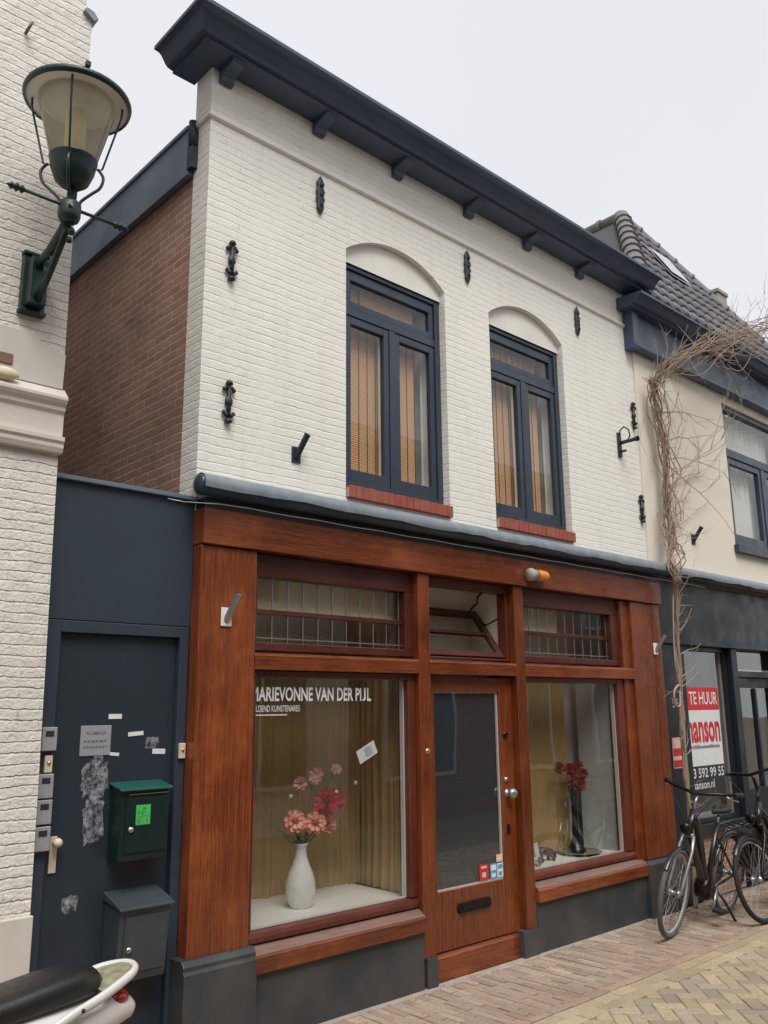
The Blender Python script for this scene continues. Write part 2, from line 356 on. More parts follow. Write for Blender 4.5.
# ------------------------------------------------------------------ mesh helper
class MB:
    def __init__(s):
        s.v = []; s.f = []; s.m = []; s.sm = []
    def add(s, vs, fs, mi=0, smooth=False):
        n = len(s.v)
        s.v += [Vector(p) for p in vs]
        for f in fs:
            s.f.append([i + n for i in f]); s.m.append(mi); s.sm.append(smooth)
        return s
    def box(s, x0, x1, y0, y1, z0, z1, mi=0):
        return s.add([(x0, y0, z0), (x1, y0, z0), (x1, y1, z0), (x0, y1, z0), (x0, y0, z1), (x1, y0, z1), (x1, y1, z1), (x0, y1, z1)],
                     [(3, 2, 1, 0), (4, 5, 6, 7), (0, 1, 5, 4), (1, 2, 6, 5), (2, 3, 7, 6), (3, 0, 4, 7)], mi)
    def quad(s, a, b, c, d, mi=0):
        return s.add([a, b, c, d], [(0, 1, 2, 3)], mi)
    def xz(s, x0, x1, z0, z1, y, mi=0):
        return s.quad((x0, y, z0), (x1, y, z0), (x1, y, z1), (x0, y, z1), mi)
    def tube(s, pts, r, n=8, mi=0, cap=True, closed=False):
        pts = [Vector(p) for p in pts]
        k = len(pts)
        rs = r if isinstance(r, (list, tuple)) else [r] * k
        up = None; vs = []
        for i, p in enumerate(pts):
            if closed: d = pts[(i + 1) % k] - pts[i - 1]
            else: d = pts[min(i + 1, k - 1)] - pts[max(i - 1, 0)]
            if d.length < 1e-9: d = Vector((0, 0, 1))
            d.normalize()
            if up is None:
                up = Vector((0, 0, 1)) if abs(d.z) < .9 else Vector((1, 0, 0))
            a = d.cross(up)
            if a.length < 1e-6: a = d.cross(Vector((1, 0, 0)))
            a.normalize(); b = a.cross(d); b.normalize(); up = b
            for j in range(n):
                t = 2 * PI * j / n
                vs.append(p + (a * math.cos(t) + b * math.sin(t)) * rs[i])
        fs = []
        for i in range(k if closed else k - 1):
            i2 = (i + 1) % k
            for j in range(n):
                fs.append((i * n + j, i * n + (j + 1) % n, i2 * n + (j + 1) % n, i2 * n + j))
        s.add(vs, fs, mi, True)
        if cap and not closed:
            o = len(s.v) - len(vs)
            s.f.append([o + j for j in range(n)][::-1]); s.m.append(mi); s.sm.append(False)
            s.f.append([o + (k - 1) * n + j for j in range(n)]); s.m.append(mi); s.sm.append(False)
        return s
    def lathe(s, prof, c=(0, 0, 0), n=24, mi=0, axis='z', smooth=True):
        vs = []; fs = []
        for r, h in prof:
            for j in range(n):
                t = 2 * PI * j / n
                a, b = r * math.cos(t), r * math.sin(t)
                p = (a, b, h) if axis == 'z' else ((a, h, b) if axis == 'y' else (h, a, b))
                vs.append((p[0] + c[0], p[1] + c[1], p[2] + c[2]))
        for i in range(len(prof) - 1):
            for j in range(n):
                q = (i * n + j, i * n + (j + 1) % n, (i + 1) * n + (j + 1) % n, (i + 1) * n + j)
                fs.append(q if axis == 'z' else q[::-1])
        return s.add(vs, fs, mi, smooth)
    def sphere(s, c, r, n=12, mi=0, sc=(1, 1, 1)):
        vs = []; fs = []
        k = max(4, n // 2)
        for i in range(k + 1):
            p = PI * i / k
            for j in range(n):
                t = 2 * PI * j / n
                vs.append((c[0] + r * sc[0] * math.sin(p) * math.cos(t), c[1] + r * sc[1] * math.sin(p) * math.sin(t), c[2] + r * sc[2] * math.cos(p)))
        for i in range(k):
            for j in range(n):
                fs.append((i * n + j, (i + 1) * n + j, (i + 1) * n + (j + 1) % n, i * n + (j + 1) % n))
        return s.add(vs, fs, mi, True)
    def prism(s, poly, axis, a, b, mi=0):
        """polygon extruded: axis 'x' poly=(y,z), 'y' poly=(x,z), 'z' poly=(x,y)"""
        def P(q, h): return (h, q[0], q[1]) if axis == 'x' else ((q[0], h, q[1]) if axis == 'y' else (q[0], q[1], h))
        n = len(poly)
        vs = [P(q, a) for q in poly] + [P(q, b) for q in poly]
        fs = [tuple(range(n))[::-1], tuple(range(n, 2 * n))] + [(i, (i + 1) % n, n + (i + 1) % n, n + i) for i in range(n)]
        return s.add(vs, fs, mi)
    def xf(s, mat, start=0):
        for i in range(start, len(s.v)): s.v[i] = mat @ s.v[i]
        return s
    def build(s, name, mats, parent=None, bevel=0, seg=2, recalc=True):
        me = bpy.data.meshes.new(name)
        off = Vector((0, 0, 0))
        if parent is not None:
            p = parent
            while p.parent is not None: p = p.parent
            off = p.location
        me.from_pydata([tuple(v - off) for v in s.v], [], s.f)
        for m in (mats if isinstance(mats, (list, tuple)) else [mats]): me.materials.append(m)
        me.polygons.foreach_set('material_index', s.m)
        me.polygons.foreach_set('use_smooth', s.sm)
        if recalc:
            bm = bmesh.new(); bm.from_mesh(me)
            bmesh.ops.recalc_face_normals(bm, faces=bm.faces)
            bm.to_mesh(me); bm.free()
        me.update()
        o = bpy.data.objects.new(name, me); COL.objects.link(o)
        if parent is not None: o.parent = parent
        if bevel:
            b = o.modifiers.new('edge', 'BEVEL'); b.width = bevel; b.segments = seg; b.limit_method = 'ANGLE'; b.angle_limit = R(40)
        return o

def thing(name, label, cat, loc=(0, 0, 0), group=None):
    o = bpy.data.objects.new(name, None); COL.objects.link(o)
    o.location = loc; o.empty_display_size = .1
    o['label'] = label; o['category'] = cat
    if group: o['group'] = group
    return o

def tag(o, label, cat, group=None):
    o['label'] = label; o['category'] = cat
    if group: o['group'] = group
    return o

def dup(root, loc, label, rot=None, scale=None):
    r = root.copy(); COL.objects.link(r); r.location = loc; r['label'] = label
    if rot: r.rotation_euler = rot
    if scale: r.scale = scale
    for ch in list(root.children):
        c = ch.copy(); COL.objects.link(c); c.parent = r
        for g in list(ch.children):
            d = g.copy(); COL.objects.link(d); d.parent = c
    return r

def text_bm(body, x0, x1, z0, z1, y, bold=0., mb=None, mi=0):
    """flat lettering fitted to a rectangle on a wall that faces -y"""
    cu = bpy.data.curves.new('lettering', 'FONT'); cu.body = body; cu.offset = bold; cu.resolution_u = 3
    o = bpy.data.objects.new('lettering', cu); COL.objects.link(o)
    bpy.context.view_layer.update()
    dg = bpy.context.evaluated_depsgraph_get()
    me = bpy.data.meshes.new_from_object(o.evaluated_get(dg))
    vs = [v.co.copy() for v in me.vertices]; fs = [tuple(p.vertices) for p in me.polygons]
    bpy.data.objects.remove(o); bpy.data.curves.remove(cu); bpy.data.meshes.remove(me)
    ax = min(v.x for v in vs); bx = max(v.x for v in vs); ay = min(v.y for v in vs); by = max(v.y for v in vs)
    mb = mb or MB()
    mb.add([(x0 + (v.x - ax) / (bx - ax) * (x1 - x0), y, z0 + (v.y - ay) / (by - ay) * (z1 - z0)) for v in vs], fs, mi)
    return mb

# ------------------------------------------------------------------ ground, pavement, street
g = MB().quad((-120, -120, -.03), (120, -120, -.03), (120, 120, -.03), (-120, 120, -.03)).build('ground', M['ground'])
g['kind'] = 'structure'

def paver(mb, tones, cx, cy, lx, ly, h, rot, tone, ch=.004, z0=-.03):
    hx, hy = lx / 2, ly / 2
    c, s = math.cos(rot), math.sin(rot)
    tx, ty = random.uniform(-.012, .012), random.uniform(-.012, .012)
    def P(x, y, z): return (cx + x * c - y * s, cy + x * s + y * c, z)
    base = [(-hx, -hy), (hx, -hy), (hx, hy), (-hx, hy)]
    vs = [P(x, y, z0) for x, y in base] + [P(x, y, h - ch + x * tx + y * ty) for x, y in base] + [P(x - math.copysign(ch * 1.4, x), y - math.copysign(ch * 1.4, y), h + x * tx + y * ty) for x, y in base]
    fs = [(8, 9, 10, 11)]
    for i in range(4):
        j = (i + 1) % 4
        fs += [(4 + i, 4 + j, 8 + j, 8 + i), (i, j, 4 + j, 4 + i)]
    mb.add(vs, fs)
    tones += [tone] * 9

def paving(name, mb, tones, mat):
    o = mb.build(name, mat, recalc=False)
    at = o.data.attributes.new('tone', 'FLOAT_COLOR', 'CORNER')
    buf = []
    for p, t in zip(o.data.polygons, tones):
        for _ in range(p.loop_total): buf += [t[0], t[1], t[2], 1]
    at.data.foreach_set('color', buf)
    o['kind'] = 'structure'
    return o

def jit(c, a=.18):
    k = 1 + random.uniform(-a, a); k2 = random.uniform(-.05, .05)
    return (c[0] * k * (1 + k2), c[1] * k, c[2] * k * (1 - k2))

rows = MB(); tn = []
W_ = .058
x = 1.2
i = 0
while x < 11.5:
    y = -.045 - (.104 if i % 2 else 0)
    first = True
    yy = -.04
    if i % 2:
        paver(rows, tn, x, yy - .049, W_ - .005, .094, random.uniform(-.002, .002), random.uniform(-.012, .012), jit(random.choice([(.43, .325, .245), (.47, .365, .275), (.38, .285, .22)])))
        yy -= .1
    while yy - .2 > -.785:
        paver(rows, tn, x + random.uniform(-.002, .002), yy - .099, W_ - .005, .194, random.uniform(-.005, .003), random.uniform(-.018, .018),
              jit(random.choice([(.43, .325, .245), (.48, .37, .28), (.37, .28, .22), (.45, .345, .265)])))
        yy -= .2
    if yy > -.765:
        paver(rows, tn, x, (yy - .785) / 2, W_ - .005, yy + .785 - .006, random.uniform(-.002, .002), 0, jit((.41, .28, .215)))
    x += W_; i += 1
# border course along the street
x = 1.2
while x < 11.5:
    paver(rows, tn, x + .1, -.815, .196, .055, random.uniform(.001, .004), random.uniform(-.01, .01), jit(random.choice([(.46, .33, .24), (.40, .28, .21)])))
    x += .202
paving('pavement', rows, tn, M['paver'])
sb = MB().box(1.0, 11.6, -.785, .02, -.05, -.011).build('pavement_bedding', M['mortar']); sb['kind'] = 'structure'
ks = MB()
x = 2.6
while x < 7.72:
    ln = random.uniform(.5, .9)
    ks.box(x, min(7.72, x + ln) - .003, -.05 + random.uniform(-.008, .008), .03, -.02, .004 + random.uniform(0, .003)); x += ln
ks = ks.build('pavement_edge', M['concrete'], bevel=.004); ks['kind'] = 'structure'

st = MB(); tn = []
x = 1.2
for r_ in range(2):
    x = 1.2 + r_ * .1
    while x < 12:
        paver(st, tn, x + .1, -.895 - r_ * .1, .196, .094, random.uniform(-.003, .002), random.uniform(-.012, .012), jit(random.choice([(.50, .40, .24), (.46, .37, .25), (.53, .43, .28), (.40, .31, .24)])))
        x += .201
U = .098
rot = R(45)
cr, sr = math.cos(rot), math.sin(rot)
for a in range(-20, 190):
    for b in range(-110, 60):
        k = (a - b) % 4
        if k not in (0, 3): continue
        if k == 0: lx, ly, cx, cy = 2 * U, U, (a + 1) * U, (b + .5) * U
        else: lx, ly, cx, cy = U, 2 * U, (a + .5) * U, (b + 1) * U
        wx, wy = 1.5 + cx * cr - cy * sr, -1.0 + cx * sr + cy * cr
        if not (1.8 < wx < 12 and -3.6 < wy < -1.03): continue
        t = random.choice([(.52, .42, .27), (.48, .39, .27), (.53, .44, .30), (.40, .33, .27), (.45, .35, .28), (.50, .41, .28)])
        paver(st, tn, wx, wy, lx - .006, ly - .006, random.uniform(-.008, -.004), rot + random.uniform(-.015, .015), jit(t))
paving('street', st, tn, M['yellowpaver'])
sb = MB().box(1.0, 12.4, -5.9, -.787, -.06, -.012).build('street_bedding', M['mortar']); sb['kind'] = 'structure'

# ------------------------------------------------------------------ white brick shop house
house = thing('shop_house', 'white brick shop house with varnished timber shopfront and dark blue cornice', 'house', (5.1, .1, 0))
WY = .10; XL, XR = 2.60, 7.73; ZB, ZT = 2.9, 6.10
OP = [(3.787, 4.855), (5.412, 6.480)]
SILL, SPR, APEX = 3.25, 5.175, 5.365
def arch(x, o):
    c = (o[0] + o[1]) / 2; w = (o[1] - o[0]) / 2; h = APEX - SPR
    rr = (w * w + h * h) / (2 * h)
    return SPR - (rr - h) + math.sqrt(max(0, rr * rr - (x - c) ** 2))
f = MB()
def wq(x0, x1, z0, z1): f.xz(x0, x1, z0, z1, WY)
xs = XL
NSEG = 20
for o in OP:
    wq(xs, o[0], ZB, ZT)
    wq(o[0], o[1], ZB, SILL)
    for k in range(NSEG):
        a = o[0] + (o[1] - o[0]) * k / NSEG; b = o[0] + (o[1] - o[0]) * (k + 1) / NSEG
        za, zb = arch(a, o), arch(b, o)
        f.quad((a, WY, za), (b, WY, zb), (b, WY, ZT), (a, WY, ZT))
        f.quad((a, WY, za), (a, .24, za), (b, .24, zb), (b, WY, zb))
    f.quad((o[0], WY, SILL), (o[0], .24, SILL), (o[0], .24, SPR), (o[0], WY, SPR))
    f.quad((o[1], WY, SILL), (o[1], .24, SILL), (o[1], .24, SPR), (o[1], WY, SPR))
    xs = o[1]
wq(xs, XR, ZB, ZT)
f.build('brick_wall', M['whitebrick'], house, recalc=False)
MB().quad((XL, WY, ZB), (XL, .30, ZB), (XL, .30, ZT), (XL, WY, ZT)).quad((XL, .30, ZB), (XL, .30, ZT), (XL + .2, .30, ZT), (XL + .2, .30, ZB)).build('brick_return', M['whitebrick_side'], house, recalc=False)
MB().quad((XR, WY, ZB), (XR, .3, ZB), (XR, .3, ZT), (XR, WY, ZT)).build('brick_return', M['whitebrick_side'], house, recalc=False)
MB().quad((XL + .012, .30, 2.0), (XL + .012, 9, 2.0), (XL + .012, 9, 5.5), (XL + .012, .30, 5.5)).build('brown_side_wall', M['brownbrick'], house, recalc=False)
MB().box(XL + .03, XR, .32, 9, 5.5, 5.55).build('flat_roof', M['dark'], house)
mb = MB().box(XL - .045, XL + .0, .305, 9, 5.345, 5.69).box(XL - .06, XL + .08, .305, 9, 5.69, 5.72)
mb.build('roof_edge_board', M['zinc'], house, bevel=.004)
MB().tube([(XL - .03, .27, 5.55), (XL - .03, .28, 5.74)], .03, 8).box(XL - .05, XL + .002, .25, .31, 5.38, 5.66).build('rainwater_outlet', M['iron'], house)
# belt moulding round the corner
pr = [(0, 5.688), (.014, 5.692), (.024, 5.702), (.024, 5.722), (0, 5.732)]
def wrap(profile, x_end, y_end, name, mat, parent, bev=0, lk=1.):
    mb = MB(); n = len(profile); vs = []
    for o_, z in profile: vs.append((XL - o_ * lk, y_end, z))
    for o_, z in profile: vs.append((XL - o_ * lk, WY - o_, z))
    for o_, z in profile: vs.append((x_end, WY - o_, z))
    fs = []
    for s_ in range(2):
        for i in range(n - 1):
            fs.append((s_ * n + i, (s_ + 1) * n + i, (s_ + 1) * n + i + 1, s_ * n + i + 1))
    fs += [tuple(range(n)), tuple(range(2 * n, 3 * n))[::-1]]
    mb.add(vs, fs)
    return mb.build(name, mat, parent, bevel=bev)
wrap(pr, XR, .30, 'belt_moulding', M['plaster'], house)
cy_ = [(0, 6.085), (.20, 6.085), (.20, 6.105), (.222, 6.105)]
for k in range(11):
    t = k / 10
    cy_.append((.222 + .125 * t, 6.108 + .085 * (t - .16 * math.sin(2 * PI * t))))
cy_ += [(.368, 6.195), (.368, 6.222), (.355, 6.232), (0, 6.25)]
cor = wrap(cy_, 7.84, .34, 'cornice', M['cornice'], house, lk=.86)
for bx in (2.70, 3.505, 4.31, 5.165, 5.985, 6.82):
    prof = [(WY - .002, 6.083), (WY - .002, 5.985), (.065, 5.985), (.055, 6.0), (.05, 6.03), (.02, 6.045), (-.03, 6.05), (-.07, 6.06), (-.085, 6.083)]
    MB().prism(prof, 'x', bx - .05, bx + .05).build('bracket', M['cornice'], cor, bevel=.004)
# anchors
def scroll_anchor(x, z):
    mb = MB()
    y = WY - .018
    mb.tube([(x, y, z - .11), (x, y, z + .11)], .014, 8)
    mb.sphere((x, y, z), .03, 10, sc=(1, .6, 1.3))
    for s in (-1, 1):
        e = z + s * .085
        mb.lathe([(.0, 0), (.026, .01), (.02, .03), (0, .045)], (x, y, e + (.02 if s > 0 else -.02) - (.0 if s > 0 else .045)), 10)
        for q in (-1, 1):
            mb.tube([(x, y, e - s * .01), (x + q * .022, y, e + s * .012), (x + q * .038, y, e - s * .004), (x + q * .034, y, e - s * .02)], [.012, .012, .011, .008], 6)
            mb.sphere((x + q * .036, y, e - s * .006), .014, 8)
        mb.sphere((x, y, z + s * .045), .018, 8, sc=(1, .7, 1))
    return mb
def leaf_anchor(x, z):
    mb = MB(); y = WY - .016
    prof = [(0, -.16), (.022, -.125), (.036, -.09), (.024, -.07), (.042, -.03), (.03, 0), (.042, .035), (.026, .07), (.038, .1), (.022, .13), (0, .165)]
    o = MB().lathe(prof, (0, 0, 0), 12)
    for v in o.v: mb.v.append(Vector((v.x + x, v.y * .45 + y, v.z + z)))
    mb.f = o.f; mb.m = o.m; mb.sm = o.sm
    for dz in (-.08, 0, .08): mb.sphere((x, y - .014, z + dz), .017, 8)
    return mb
for (x, z) in ((2.79, 4.70), (2.80, 3.72), (7.655, 4.73), (7.675, 3.745)):
    scroll_anchor(x, z).build('wall_anchor', M['iron'], house)
for (x, z) in ((3.527, 5.495), (5.137, 5.50), (6.743, 5.495)):
    leaf_anchor(x, z).build('wall_anchor', M['iron'], house)

# upper windows
def frame_rect(mb, x0, x1, z0, z1, w, y0, y1, wb=None, wt=None):
    wb = w if wb is None else wb; wt = w if wt is None else wt
    mb.box(x0, x0 + w, y0, y1, z0, z1); mb.box(x1 - w, x1, y0, y1, z0, z1)
    mb.box(x0 + w, x1 - w, y0, y1, z0, z0 + wb); mb.box(x0 + w, x1 - w, y0, y1, z1 - wt, z1)
for wi, o in enumerate(OP):
    x0, x1 = o
    w = MB()
    ZF0, ZF1 = 3.345, 5.125
    frame_rect(w, x0 + .002, x1 - .002, ZF0, ZF1, .055, .165, .235, .06, .06)
    w.box(x0 + .057, x1 - .057, .172, .232, 4.69, 4.755)
    cx = (x0 + x1) / 2
    w.box(cx - .03, cx + .03, .172, .232, 3.405, 4.69)
    win = w.build('window', M['winblue'], house, bevel=.004)
    s = MB()
    frame_rect(s, x0 + .06, x1 - .06, 4.758, 5.06, .05, .182, .222, .055, .075)
    s.build('fanlight_sash', M['winblue'], win, bevel=.004)
    for a, b in ((x0 + .06, cx - .033), (cx + .033, x1 - .06)):
        s = MB(); frame_rect(s, a, b, 3.408, 4.687, .052, .180, .222, .09, .06)
        s.build('casement_sash', M['winblue'], win, bevel=.004)
    p = MB().xz(x0 + .105, x1 - .105, 4.81, 4.99, .205)
    p.xz(x0 + .108, cx - .08, 3.495, 4.63, .205); p.xz(cx + .08, x1 - .108, 3.495, 4.63, .205)
    p.build('pane', M['glassup'], win, recalc=False)
    tb = MB()
    for k in range(NSEG):
        a = x0 + (x1 - x0) * k / NSEG; b = x0 + (x1 - x0) * (k + 1) / NSEG
        tb.quad((a, .15, 5.10), (b, .15, 5.10), (b, .15, arch(b, o)), (a, .15, arch(a, o)))
    tb.quad((x0, .15, 5.125), (x1, .15, 5.125), (x1, .235, 5.125), (x0, .235, 5.125))
    tb.build('arch_infill', M['plaster'], win, recalc=False)
    mb = MB()
    n = 17; bw = (x1 - x0 - .006) / n
    for k in range(n):
        mb.box(x0 + .005 + k * bw, x0 + .005 + (k + 1) * bw - .005, .062 + random.uniform(-.003, .003), .16, SILL + .002, 3.34 + random.uniform(-.003, .003))
    mb.box(x0 + .004, x1 - .004, .07, .165, SILL + .004, 3.325, 1)
    mb.build('brick_sill', [M['sillbrick'], M['concrete']], win, bevel=.004)
    # room behind: white linings, blind, darkness
    l = MB().box(x1 - .06, x1 - .045, .225, .42, 3.4, 5.0).box(x0 + .05, x0 + .065, .225, .42, 3.4, 5.0).box(cx - .075, cx - .04, .235, .26, 3.44, 4.68).box(x0 + .07, x1 - .07, .225, .42, 3.44, 3.475)
    l.build('white_lining', M['white'], win)
    bl = MB().xz(x0 + .06, cx + .36, 3.4, 4.99, .30)
    if wi == 0: bl.xz(x0 + .3, x1 - .2, 4.7, 5.0, .285)
    bl.build('bamboo_blind', M['blind'], win, recalc=False)
    cd = MB()
    for k in range(10): cd.box(x0 + .12 + k * .085, x0 + .125 + k * .085, .294, .297, 3.4, 4.99)
    cd.build('blind_cord', M['blindcord'], win)
    ne = MB()
    for k in range(8):
        a = x1 - .10 + k * .016
        ne.quad((a, .31 + .012 * (k % 2), 3.45), (a + .016, .31 + .012 * ((k + 1) % 2), 3.45), (a + .016, .31 + .012 * ((k + 1) % 2), 4.68), (a, .31 + .012 * (k % 2), 4.68))
    ne.build('net_curtain', M['net'], win, recalc=False)
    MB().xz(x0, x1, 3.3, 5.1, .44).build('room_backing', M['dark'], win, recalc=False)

# ---- shopfront
SX0, SX1 = 2.595, 7.70
MB().box(SX0, 7.725, -.022, .32, 2.768, 2.985).build('fascia_beam', M['woodx'], house, bevel=.006)
MB().box(SX0 + .01, 7.72, -.012, .30, 2.985, 3.05).build('gutter_board', M['blackpaint'], house)
def gutter(x0, x1, parent, endcap=True, yc=-.055, zc=3.108, r=.062):
    mb = MB()
    mb.tube([(x0, yc, zc), (x1, yc, zc)], r, 20)
    if endcap: mb.sphere((x0, yc, zc), r, 18, sc=(.45, 1, 1))
    g_ = mb.build('gutter', M['gutter'], parent)
    # lead turned up to the wall; paler grey paints the sky-lit upper half
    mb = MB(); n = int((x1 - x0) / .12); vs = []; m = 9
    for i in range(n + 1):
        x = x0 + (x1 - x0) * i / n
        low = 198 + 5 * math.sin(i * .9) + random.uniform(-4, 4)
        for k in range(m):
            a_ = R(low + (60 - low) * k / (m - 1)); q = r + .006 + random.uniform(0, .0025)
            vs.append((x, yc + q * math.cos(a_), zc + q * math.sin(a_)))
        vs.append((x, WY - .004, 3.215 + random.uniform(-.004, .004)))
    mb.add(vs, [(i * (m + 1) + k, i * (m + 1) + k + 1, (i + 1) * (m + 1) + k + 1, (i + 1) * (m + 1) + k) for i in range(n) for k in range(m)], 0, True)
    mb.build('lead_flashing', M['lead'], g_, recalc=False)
    return g_
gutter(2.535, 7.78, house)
# cable with clips under the gutter
pts = []
for k in range(60):
    x = 2.35 + k * .105
    pts.append((x, -.075 if x > 2.55 else -.02, 3.006 - .005 * abs(math.sin(k * .62)) - (0 if x > 2.6 else .01)))
MB().tube(pts, .0032, 6).build('cable', M['steel'], house)
pilL = MB().box(SX0, 2.988, 0, .098, .505, 2.764).build('pillar', M['woodz'], house, bevel=.006)
MB().prism([(-.055, 0), (-.055, .45), (-.045, .468), (-.045, .488), (-.025, .515), (.096, .515), (.096, 0)], 'x', 2.555, 3.012).build('plinth', M['plinth'], pilL, bevel=.004)
pr_ = MB().box(7.19, 7.40, 0, .25, .475, 2.764).box(7.404, 7.56, .004, .25, .475, 2.764).box(7.564, SX1, 0, .25, .475, 2.764).box(7.06, 7.187, .03, .25, .47, 2.764)
pilR = pr_.build('pillar', M['woodz'], house, bevel=.005)
MB().prism([(-.04, 0), (-.04, .44), (-.02, .47), (.24, .47), (.24, 0)], 'x', 7.14, 7.725).build('plinth', M['plinth'], pilR, bevel=.004)
for a, b in ((4.385, 4.497), (5.475, 5.588)):
    p_ = MB().box(a, b, 0, .16, .185, 2.766).build('door_post', M['woodz'], house, bevel=.007)
    MB().box(a + (.02 if a < 5 else -.06), b + .006, -.012, .15, -.01, .187).build('post_block', M['plinth'], p_, bevel=.004)
# transom bars
for a, b in ((2.99, 4.383), (4.499, 5.473), (5.59, 7.205)):
    MB().prism([(.0, 2.045), (-.004, 2.13), (.01, 2.145), (.13, 2.158), (.13, 2.045)], 'x', a, b).build('transom_bar', M['woodx'], house, bevel=.004)
# sills and stall risers
for a, b, x2 in ((3.014, 4.383, 4.383), (5.592, 7.138, 7.06)):
    sl = MB().prism([(-.032, .362), (-.032, .447), (-.022, .456), (.07, .505), (.07, .362)], 'x', a, b).build('window_sill', M['woodx'], house, bevel=.004)
    MB().quad((a + .003, -.0215, .4585), (b - .003, -.0215, .4585), (b - .003, .066, .505), (a + .003, .066, .505)).build('worn_top', M['woodworn'], sl)
    MB().box(a, b, .0, .06, -.01, .361).build('stall_riser', M['plinth'], house, bevel=.002)
# display windows
GY = .082
def display_window(x0, x1, right_edge):
    mb = MB()
    # dark red frame: bottom bead, right stile, top rail, left stile
    mb.prism([(.035, .506), (.035, .535), (.045, .556), (.06, .566), (.15, .566), (.15, .506)], 'x', x0, x1)
    mb.box(x1 - right_edge, x1, .045, .15, .567, 2.044)
    mb.box(x0, x0 + .045, .045, .15, .567, 2.044)
    mb.box(x0 + .045, x1 - right_edge, .05, .15, 2.0, 2.044)
    w = mb.build('display_window', M['wooddz'], house, bevel=.006)
    MB().xz(x0 + .045, x1 - right_edge, .567, 2.0, GY).build('pane', M['glass'], w, recalc=False)
    e = MB().box(x1 - right_edge - .014, x1 - right_edge - .001, .088, .12, .57, 1.998).box(x0 + .05, x1 - right_edge - .016, .088, .105, .568, .576)
    e.build('glazing_bead', M['white'], w)
    return w
dwL = display_window(2.99, 4.383, .072)
dwR = display_window(5.59, 7.058, .105)
# leaded transoms
def leaded(x0, x1, right_edge):
    mb = MB()
    mb.box(x0, x1, .06, .16, 2.162, 2.215); mb.box(x0, x1, .06, .16, 2.625, 2.766)
    mb.box(x0, x0 + .05, .06, .16, 2.216, 2.624); mb.box(x1 - right_edge, x1, .06, .16, 2.216, 2.624)
    w = mb.build('leaded_transom', M['woodd'], house, bevel=.005)
    a, b = x0 + .05, x1 - right_edge
    MB().xz(a, b, 2.216, 2.624, .115).build('pane', M['leadglass'], w, recalc=False)
    l = MB()
    n = 10
    for k in range(n + 1):
        xx = a + .02 + (b - a - .04) * k / n
        l.box(xx - .003, xx + .003, .105, .112, 2.218, 2.395); l.box(xx - .003, xx + .003, .105, .112, 2.425, 2.622)
    for zz in (2.245,): l.box(a, b, .104, .111, zz - .004, zz + .004)
    l.build('lead_came', M['steel'], w)
    MB().box(a, b, .098, .125, 2.392, 2.424).build('glazing_bar', M['woodd'], w, bevel=.003)
    return w
leaded(2.99, 4.383, .075)
leaded(5.59, 7.058, .12)
# hopper window over the door (tilted inwards)
mb = MB().box(4.499, 5.473, .07, .16, 2.70, 2.766).box(4.499, 5.473, .07, .16, 2.162, 2.178).box(4.499, 4.53, .07, .16, 2.178, 2.70).box(5.445, 5.473, .07, .16, 2.178, 2.70)
hp = mb.build('hopper_window', M['woodd'], house, bevel=.004)
tm = Matrix.Translation((0, .10, 2.182)) @ Matrix.Rotation(R(-37), 4, 'X')
mb = MB(); frame_rect(mb, 4.535, 5.44, 0, .49, .055, -.02, .02); mb.box(4.59, 5.385, -.015, .015, .235, .262)
mb.xf(tm).build('tilting_sash', M['woodd'], hp, bevel=.003)
MB().xz(4.59, 5.385, .055, .235, 0).xz(4.59, 5.385, .262, .435, 0).xf(tm).build('pane', M['leadglass'], hp, recalc=False)
MB().tube([(5.22, .12, 2.70), (5.20, .15, 2.66), (5.23, .18, 2.62), (5.20, .22, 2.58), (5.22, .26, 2.54), (5.21, .30, 2.53)], .009, 6).build('stay_chain', M['darkmetal'], hp)
MB().tube([(5.40, .12, 2.5), (5.41, .25, 2.46), (5.42, .34, 2.50)], .007, 6).build('stay_arm', M['darkmetal'], hp)
# door
d = MB()
DY0, DY1 = .068, .115
d.box(4.499, 4.592, DY0, DY1, .175, 2.03); d.box(5.318, 5.473, DY0, DY1, .175, 2.03)
d.box(4.592, 5.318, DY0, DY1, 1.922, 2.03); d.box(4.592, 5.318, DY0 + .004, DY1, .175, .556)
door = d.build('shop_door', M['woodz'], house, bevel=.004)
MB().prism([(.04, -.01), (.04, .148), (.05, .16), (.068, .168), (.12, .168), (.12, -.01)], 'x', 4.50, 5.474).build('kick_board', M['woodx'], door, bevel=.004)
MB().xz(4.592, 5.318, .557, 1.922, .085).build('pane', M['glass'], door, recalc=False)
MB().xz(4.592, 5.318, .55, 1.93, .108).build('blind', M['darkblind'], door, recalc=False)
MB().box(5.300, 5.317, .0862, .10, .558, 1.921).box(4.593, 5.299, .0862, .10, .557, .569).box(4.593, 5.299, .0862, .10, 1.913, 1.921).build('glazing_bead', M['white'], door)
lb = MB(); lb.prism([(4.80, .395), (5.12, .395), (5.14, .42), (5.12, .462), (4.80, .462), (4.785, .43)], 'y', .052, .070)
lb.box(4.82, 5.10, .046, .053, .412, .446); lb.build('letter_slot', M['darkmetal'], door, bevel=.004)
k = MB().lathe([(.0, -.075), (.03, -.07), (.04, -.05), (.034, -.03), (.014, -.02), (.014, 0), (.03, .002), (.03, .012)], (5.375, .058, 1.165), 18, axis='y'); k.build('door_knob', M['steel'], door)
MB().lathe([(0, -.012), (.018, -.01), (.02, .004)], (5.365, .064, 1.265), 14, axis='y').build('lock', M['steel'], door)
MB().lathe([(0, -.014), (.022, -.012), (.026, .004)], (5.37, .064, 1.60), 14, axis='y').build('lock', M['darkmetal'], door)
MB().prism([(5.36, .87), (5.385, .87), (5.388, .90), (5.38, .94), (5.365, .94), (5.357, .90)], 'y', .058, .069).build('keyhole_cover', M['darkmetal'], door)
